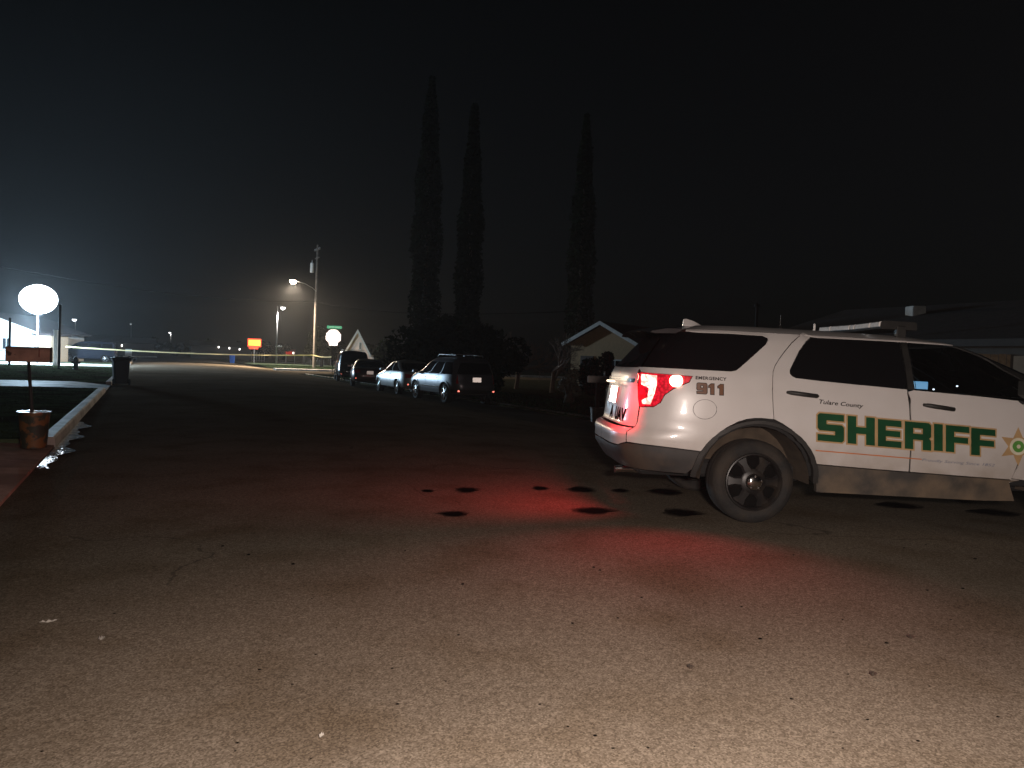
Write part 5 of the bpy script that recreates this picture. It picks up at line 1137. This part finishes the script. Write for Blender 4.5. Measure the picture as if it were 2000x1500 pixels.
# far red-lit shop
bsh = G(549, 702, 0); shp_ = thing('shop', 'tiny distant shop with a red lit front and white window', 'shop', (bsh[0], bsh[1] + 8, 0), math.atan2(-bsh[0], bsh[1])); dsh = bsh[1] + 8
MB().box((0, 1.5, 1.5), (3.2, 3, 3.0)).build('wall', mat('shop_wall', (.2, .06, .05), .8), shp_); MB().box((0, 1.5, 3.1), (3.6, 3.4, .2)).build('roof', SHING, shp_)
MB().box((-.2, -.03, 1.9), (1.7, .05, .9)).build('red_sign', glow('shop_red', (1, .05, .03), .35, (.4, .03, .02)), shp_)
MB().box((1.0, -.03, 1.9), (.45, .05, .6)).build('window', glow('shop_window', (1, .85, .75), 2.5), shp_)
# far dark houses with small lights, left
for k, (px_, py_, dd, lights, lab) in enumerate((((160, 698, 125., [(190, 671)], 'distant dark house with one porch light, behind the van')), (236, 694, 140., [(233, 677), (238, 675)], 'distant dark house with two small lit windows above the black bin'), (432, 694, 150., [(427, 678), (468, 682), (448, 680)], 'distant low dark house with scattered porch lights left of the blue bin'))):
    c = at(px_, py_, dd); o = house('house', lab, (c[0], c[1], 0), math.atan2(-c[0], c[1]), 11, 8, 2.5, 3.4, mat('far_wall', (.12, .11, .1), .9), SHING, None, .4, gable='side', group='distant dark houses')
    for lx_, ly_ in lights:
        q = at(lx_, ly_, dd - .6); ql = Matrix.Rotation(-o.rotation_euler.z, 4, 'Z') @ (Vector([float(v) for v in q]) - o.location)
        MB().bbox((ql.x, min(-.06, ql.y), ql.z), (.22, .1, .34), .03).build('porch_light', glow('porch_light_glow', (1, .95, .88), 5), o)

# ================================================================== TREES
LEAFD = mat('dark_leaf', (.010, .016, .008), .95, spec=.05, var=.4, scale=3); LEAFO = mat('olive_leaf', (.035, .034, .016), .95, spec=.05, var=.4, scale=3); BARK = mat('bark', (.07, .055, .04), .95, var=.3, scale=6, bump=.5)
def leaves(mb, pts, size):
    for p in pts:
        a = RNG.normal(size=3); a /= np.linalg.norm(a); b = np.cross(a, RNG.normal(size=3)); b /= np.linalg.norm(b) + 1e-9; s_ = size * RNG.uniform(.5, 1.4)
        o = len(mb.v); mb.v += [tuple(p + a * s_), tuple(p - a * s_ * .6 + b * s_ * .5), tuple(p - a * s_ * .6 - b * s_ * .5)]; mb.f.append((o, o + 1, o + 2))
def cypress(px_, pyt, wpx, depth, label):
    b = at(px_, 700, depth); n, tt = toNT(b); zt = float(at(px_, pyt, depth)[2]); wd = wpx / F * depth / 2
    t = thing('cypress_tree', label, 'tree', (b[0], b[1], -.1), 0, 'tall cypress trees on the right side'); H = zt + .1
    MB().tube([(0, 0, 0), (0, 0, H * .5), (0, 0, H * .95)], [.18, .12, .02], 8).build('trunk', BARK, t, smooth=True)
    mb = MB(); P = []
    for k in range(9000):
        u = RNG.uniform(.03, 1); rmax = wd * min(1, (1 - u) * 2.1 + .05) ** .75 * (1 - .12 * math.sin(u * 31 + px_)) * (.55 + .45 * min(1, u * 8)); a = RNG.uniform(0, 6.28); rr = rmax * math.sqrt(RNG.uniform(.1, 1)); P.append((rr * math.cos(a), rr * math.sin(a), u * H))
    leaves(mb, np.array(P), .17); mb.build('crown', LEAFD, t)
cypress(826, 150, 58, 46., 'tallest slim cypress at the left of the three dark columns'); cypress(910, 205, 50, 41., 'slim cypress in the middle of the three dark columns'); cypress(1128, 222, 54, 58., 'slim cypress above the tan gabled house')
def bushy(name, label, px_, pyb, depth, rx_, rz__, zc_, n, size, material, cat='tree', trunk=True, clumps=26):
    b = at(px_, pyb, depth); t = thing(name, label, cat, (b[0], b[1], -.1)); C_ = []
    for k in range(clumps):
        d = RNG.normal(size=3); d /= np.linalg.norm(d); rr = RNG.uniform(.45, .92); C_.append((d * rr * np.array([rx_, rx_, rz__]) + np.array([0, 0, zc_]), RNG.uniform(.28, .5) * min(rx_, rz__)))
    mb = MB(); P = []
    for k in range(n):
        c, r_ = C_[RNG.integers(len(C_))]; d = RNG.normal(size=3); d /= np.linalg.norm(d); q = c + d * r_ * RNG.uniform(.5, 1) ** .5
        if q[2] > .05: P.append(q)
    leaves(mb, np.array(P), size)
    if trunk:
        tm = MB().tube([(0, 0, 0), (.05, 0, zc_ * .5), (0, .05, zc_)], [.2, .15, .08], 8)
        for c, r_ in C_[:8]: tm.tube([(0, 0, zc_ * .45), tuple(c * .6 + np.array([0, 0, zc_ * .2])), tuple(c)], [.08, .05, .015], 6)
        tm.build('trunk', BARK, t, smooth=True)
    mb.build('crown', material, t); return t
bushy('round_tree', 'big rounded black tree mass behind the dark grey wagon', 890, 700, 38., 3.3, 1.75, 1.75, 26000, .17, LEAFD, clumps=120)
bushy('shrub', 'dark shrub in front of the tan gabled house', 1172, 712, 33., .95, .95, 1.15, 4500, .10, LEAFD, 'shrub', clumps=14)
bushy('shrub', 'low pale flecked shrub left of the pale mailbox', 1112, 716, 30., .5, .75, .7, 1500, .08, mat('pale_leaf', (.12, .11, .08), .7, var=.5, scale=5), 'shrub', clumps=8)
bushy('tree', 'dim olive tree between the steep gabled house and the black tree mass', 762, 700, 62., 1.3, 1.4, 1.7, 4000, .14, LEAFO, clumps=20)
bushy('tree', 'dark bushy tree just left of the stop sign', 628, 700, 95., 2.2, 2.0, 2.8, 4000, .2, LEAFO, clumps=20)
bushy('tree', 'dark tree mass at the right edge above the board fence', 1905, 705, 33., 3.4, 1.5, 2.2, 9000, .13, LEAFO, clumps=34)
for k, (px_, dd, rr_, hh_) in enumerate(((60, 190, 9, 4.5), (215, 200, 9, 4), (300, 210, 9, 4.4), (400, 190, 8, 3.8), (520, 200, 10, 4.3), (690, 150, 9, 4.0), (780, 130, 8, 3.6))):
    bushy('far_tree', ('far tree', 'far tree', 'far tree')[0] + ' in the black line behind the crossing, ' + ('leftmost', 'second from left', 'third from left', 'fourth from left', 'fifth from left', 'sixth from left', 'last on the right')[k], px_, 690, float(dd), rr_, hh_ * .5, hh_ * .55, 2600, .5, LEAFD, clumps=22)['group'] = 'black tree line in the distance'
# bare tree
def bare(px_, depth, label, H):
    b = at(px_, 700, depth); t = thing('bare_tree', label, 'tree', (b[0], b[1], -.1)); mb = MB()
    def br(p, d, L, r_, lv):
        q = p + d * L; m_ = (p + q) / 2 + RNG.normal(size=3) * L * .06; mb.tube([tuple(p), tuple(m_), tuple(q)], [r_, r_ * .85, r_ * .65], 5 if lv > 1 else 3, cap=False)
        if lv == 0: return
        for k in range(3 if lv > 2 else 4):
            e = d + RNG.normal(size=3) * .55; e[2] += .15; e /= np.linalg.norm(e); br(q if k else m_, e, L * RNG.uniform(.6, .85), r_ * .55, lv - 1)
    br(np.array([0, 0, 0.]), np.array([0.05, 0, 1.]), H * .27, .14, 5)
    mb.build('branches', mat('grey_bark', (.16, .11, .085), .9, var=.2, scale=6), t)
bare(1010, 44., 'leafless tree with fine branches between the cypresses', 4.6)
bare(1080, 40., 'leafless tree leaning over left of the tan gabled house', 4.2)

# ================================================================== LITTER ON THE ROAD
def scrap(px_, py_, w, h, m_, label, cat, name):
    p = G(px_, py_, .05); z = zroad(toNT(p)[0]); p = G(px_, py_, z); s_ = p[1] / F; vs = []; n = 6
    for i in range(n + 1):
        u = i / n - .5; vs += [(u * w * s_, -h * s_ * 1.2 * (1 - abs(u)), .004 + .01 * (u * 2) ** 2), (u * w * s_ * .9, h * s_ * 1.2 * (1 - abs(u)), .006 + .012 * math.sin(i * 1.7) ** 2)]
    o = MB().add(vs, [(2 * i, 2 * i + 2, 2 * i + 3, 2 * i + 1) for i in range(n)]).build(name, m_); o.location = (p[0], p[1], z + .004); o.rotation_euler.z = random.uniform(-.6, .6); tag(o, label, cat)
PAPER = mat('paper', (.24, .22, .19), .8, var=.15); DRY = mat('dry_leaf', (.04, .028, .018), .8, var=.3)
scrap(198, 1251, 13, 5, PAPER, 'crumpled pale paper scrap on the road at lower left', 'litter', 'paper_scrap')
scrap(95, 1218, 34, 1.6, PAPER, 'thin pale twig lying on the road near the left edge', 'litter', 'twig')
scrap(628, 1443, 10, 4, PAPER, 'pale paper scrap at the bottom of the road, left of centre', 'litter', 'paper_scrap')
scrap(1778, 1248, 15, 5, DRY, 'dark dry leaf on the road at lower right', 'leaf', 'dry_leaf')
scrap(1705, 1321, 14, 6, DRY, 'brown dry leaf below the dark leaf at lower right', 'leaf', 'dry_leaf')
scrap(1348, 1307, 13, 6, DRY, 'small brown leaf on the road below the rear wheel', 'leaf', 'dry_leaf')

# ================================================================== HAZE ADDED TO GIVE THE LAMPS THEIR GLARE
hz = MB().box((0, 100, 10.2), (480, 520, 23.0)).build('glare_haze', None)
HZ = bpy.data.materials.new('glare_haze'); HZ.use_nodes = True; nt = HZ.node_tree; nt.nodes.clear()
o = nd(nt, 'ShaderNodeOutputMaterial'); v = nd(nt, 'ShaderNodeVolumePrincipled'); v.inputs['Density'].default_value = .00037; v.inputs['Anisotropy'].default_value = .55; v.inputs['Color'].default_value = (.9, .92, .95, 1)
nt.links.new(v.outputs[0], o.inputs['Volume']); hz.data.materials.append(HZ); stuff(hz)
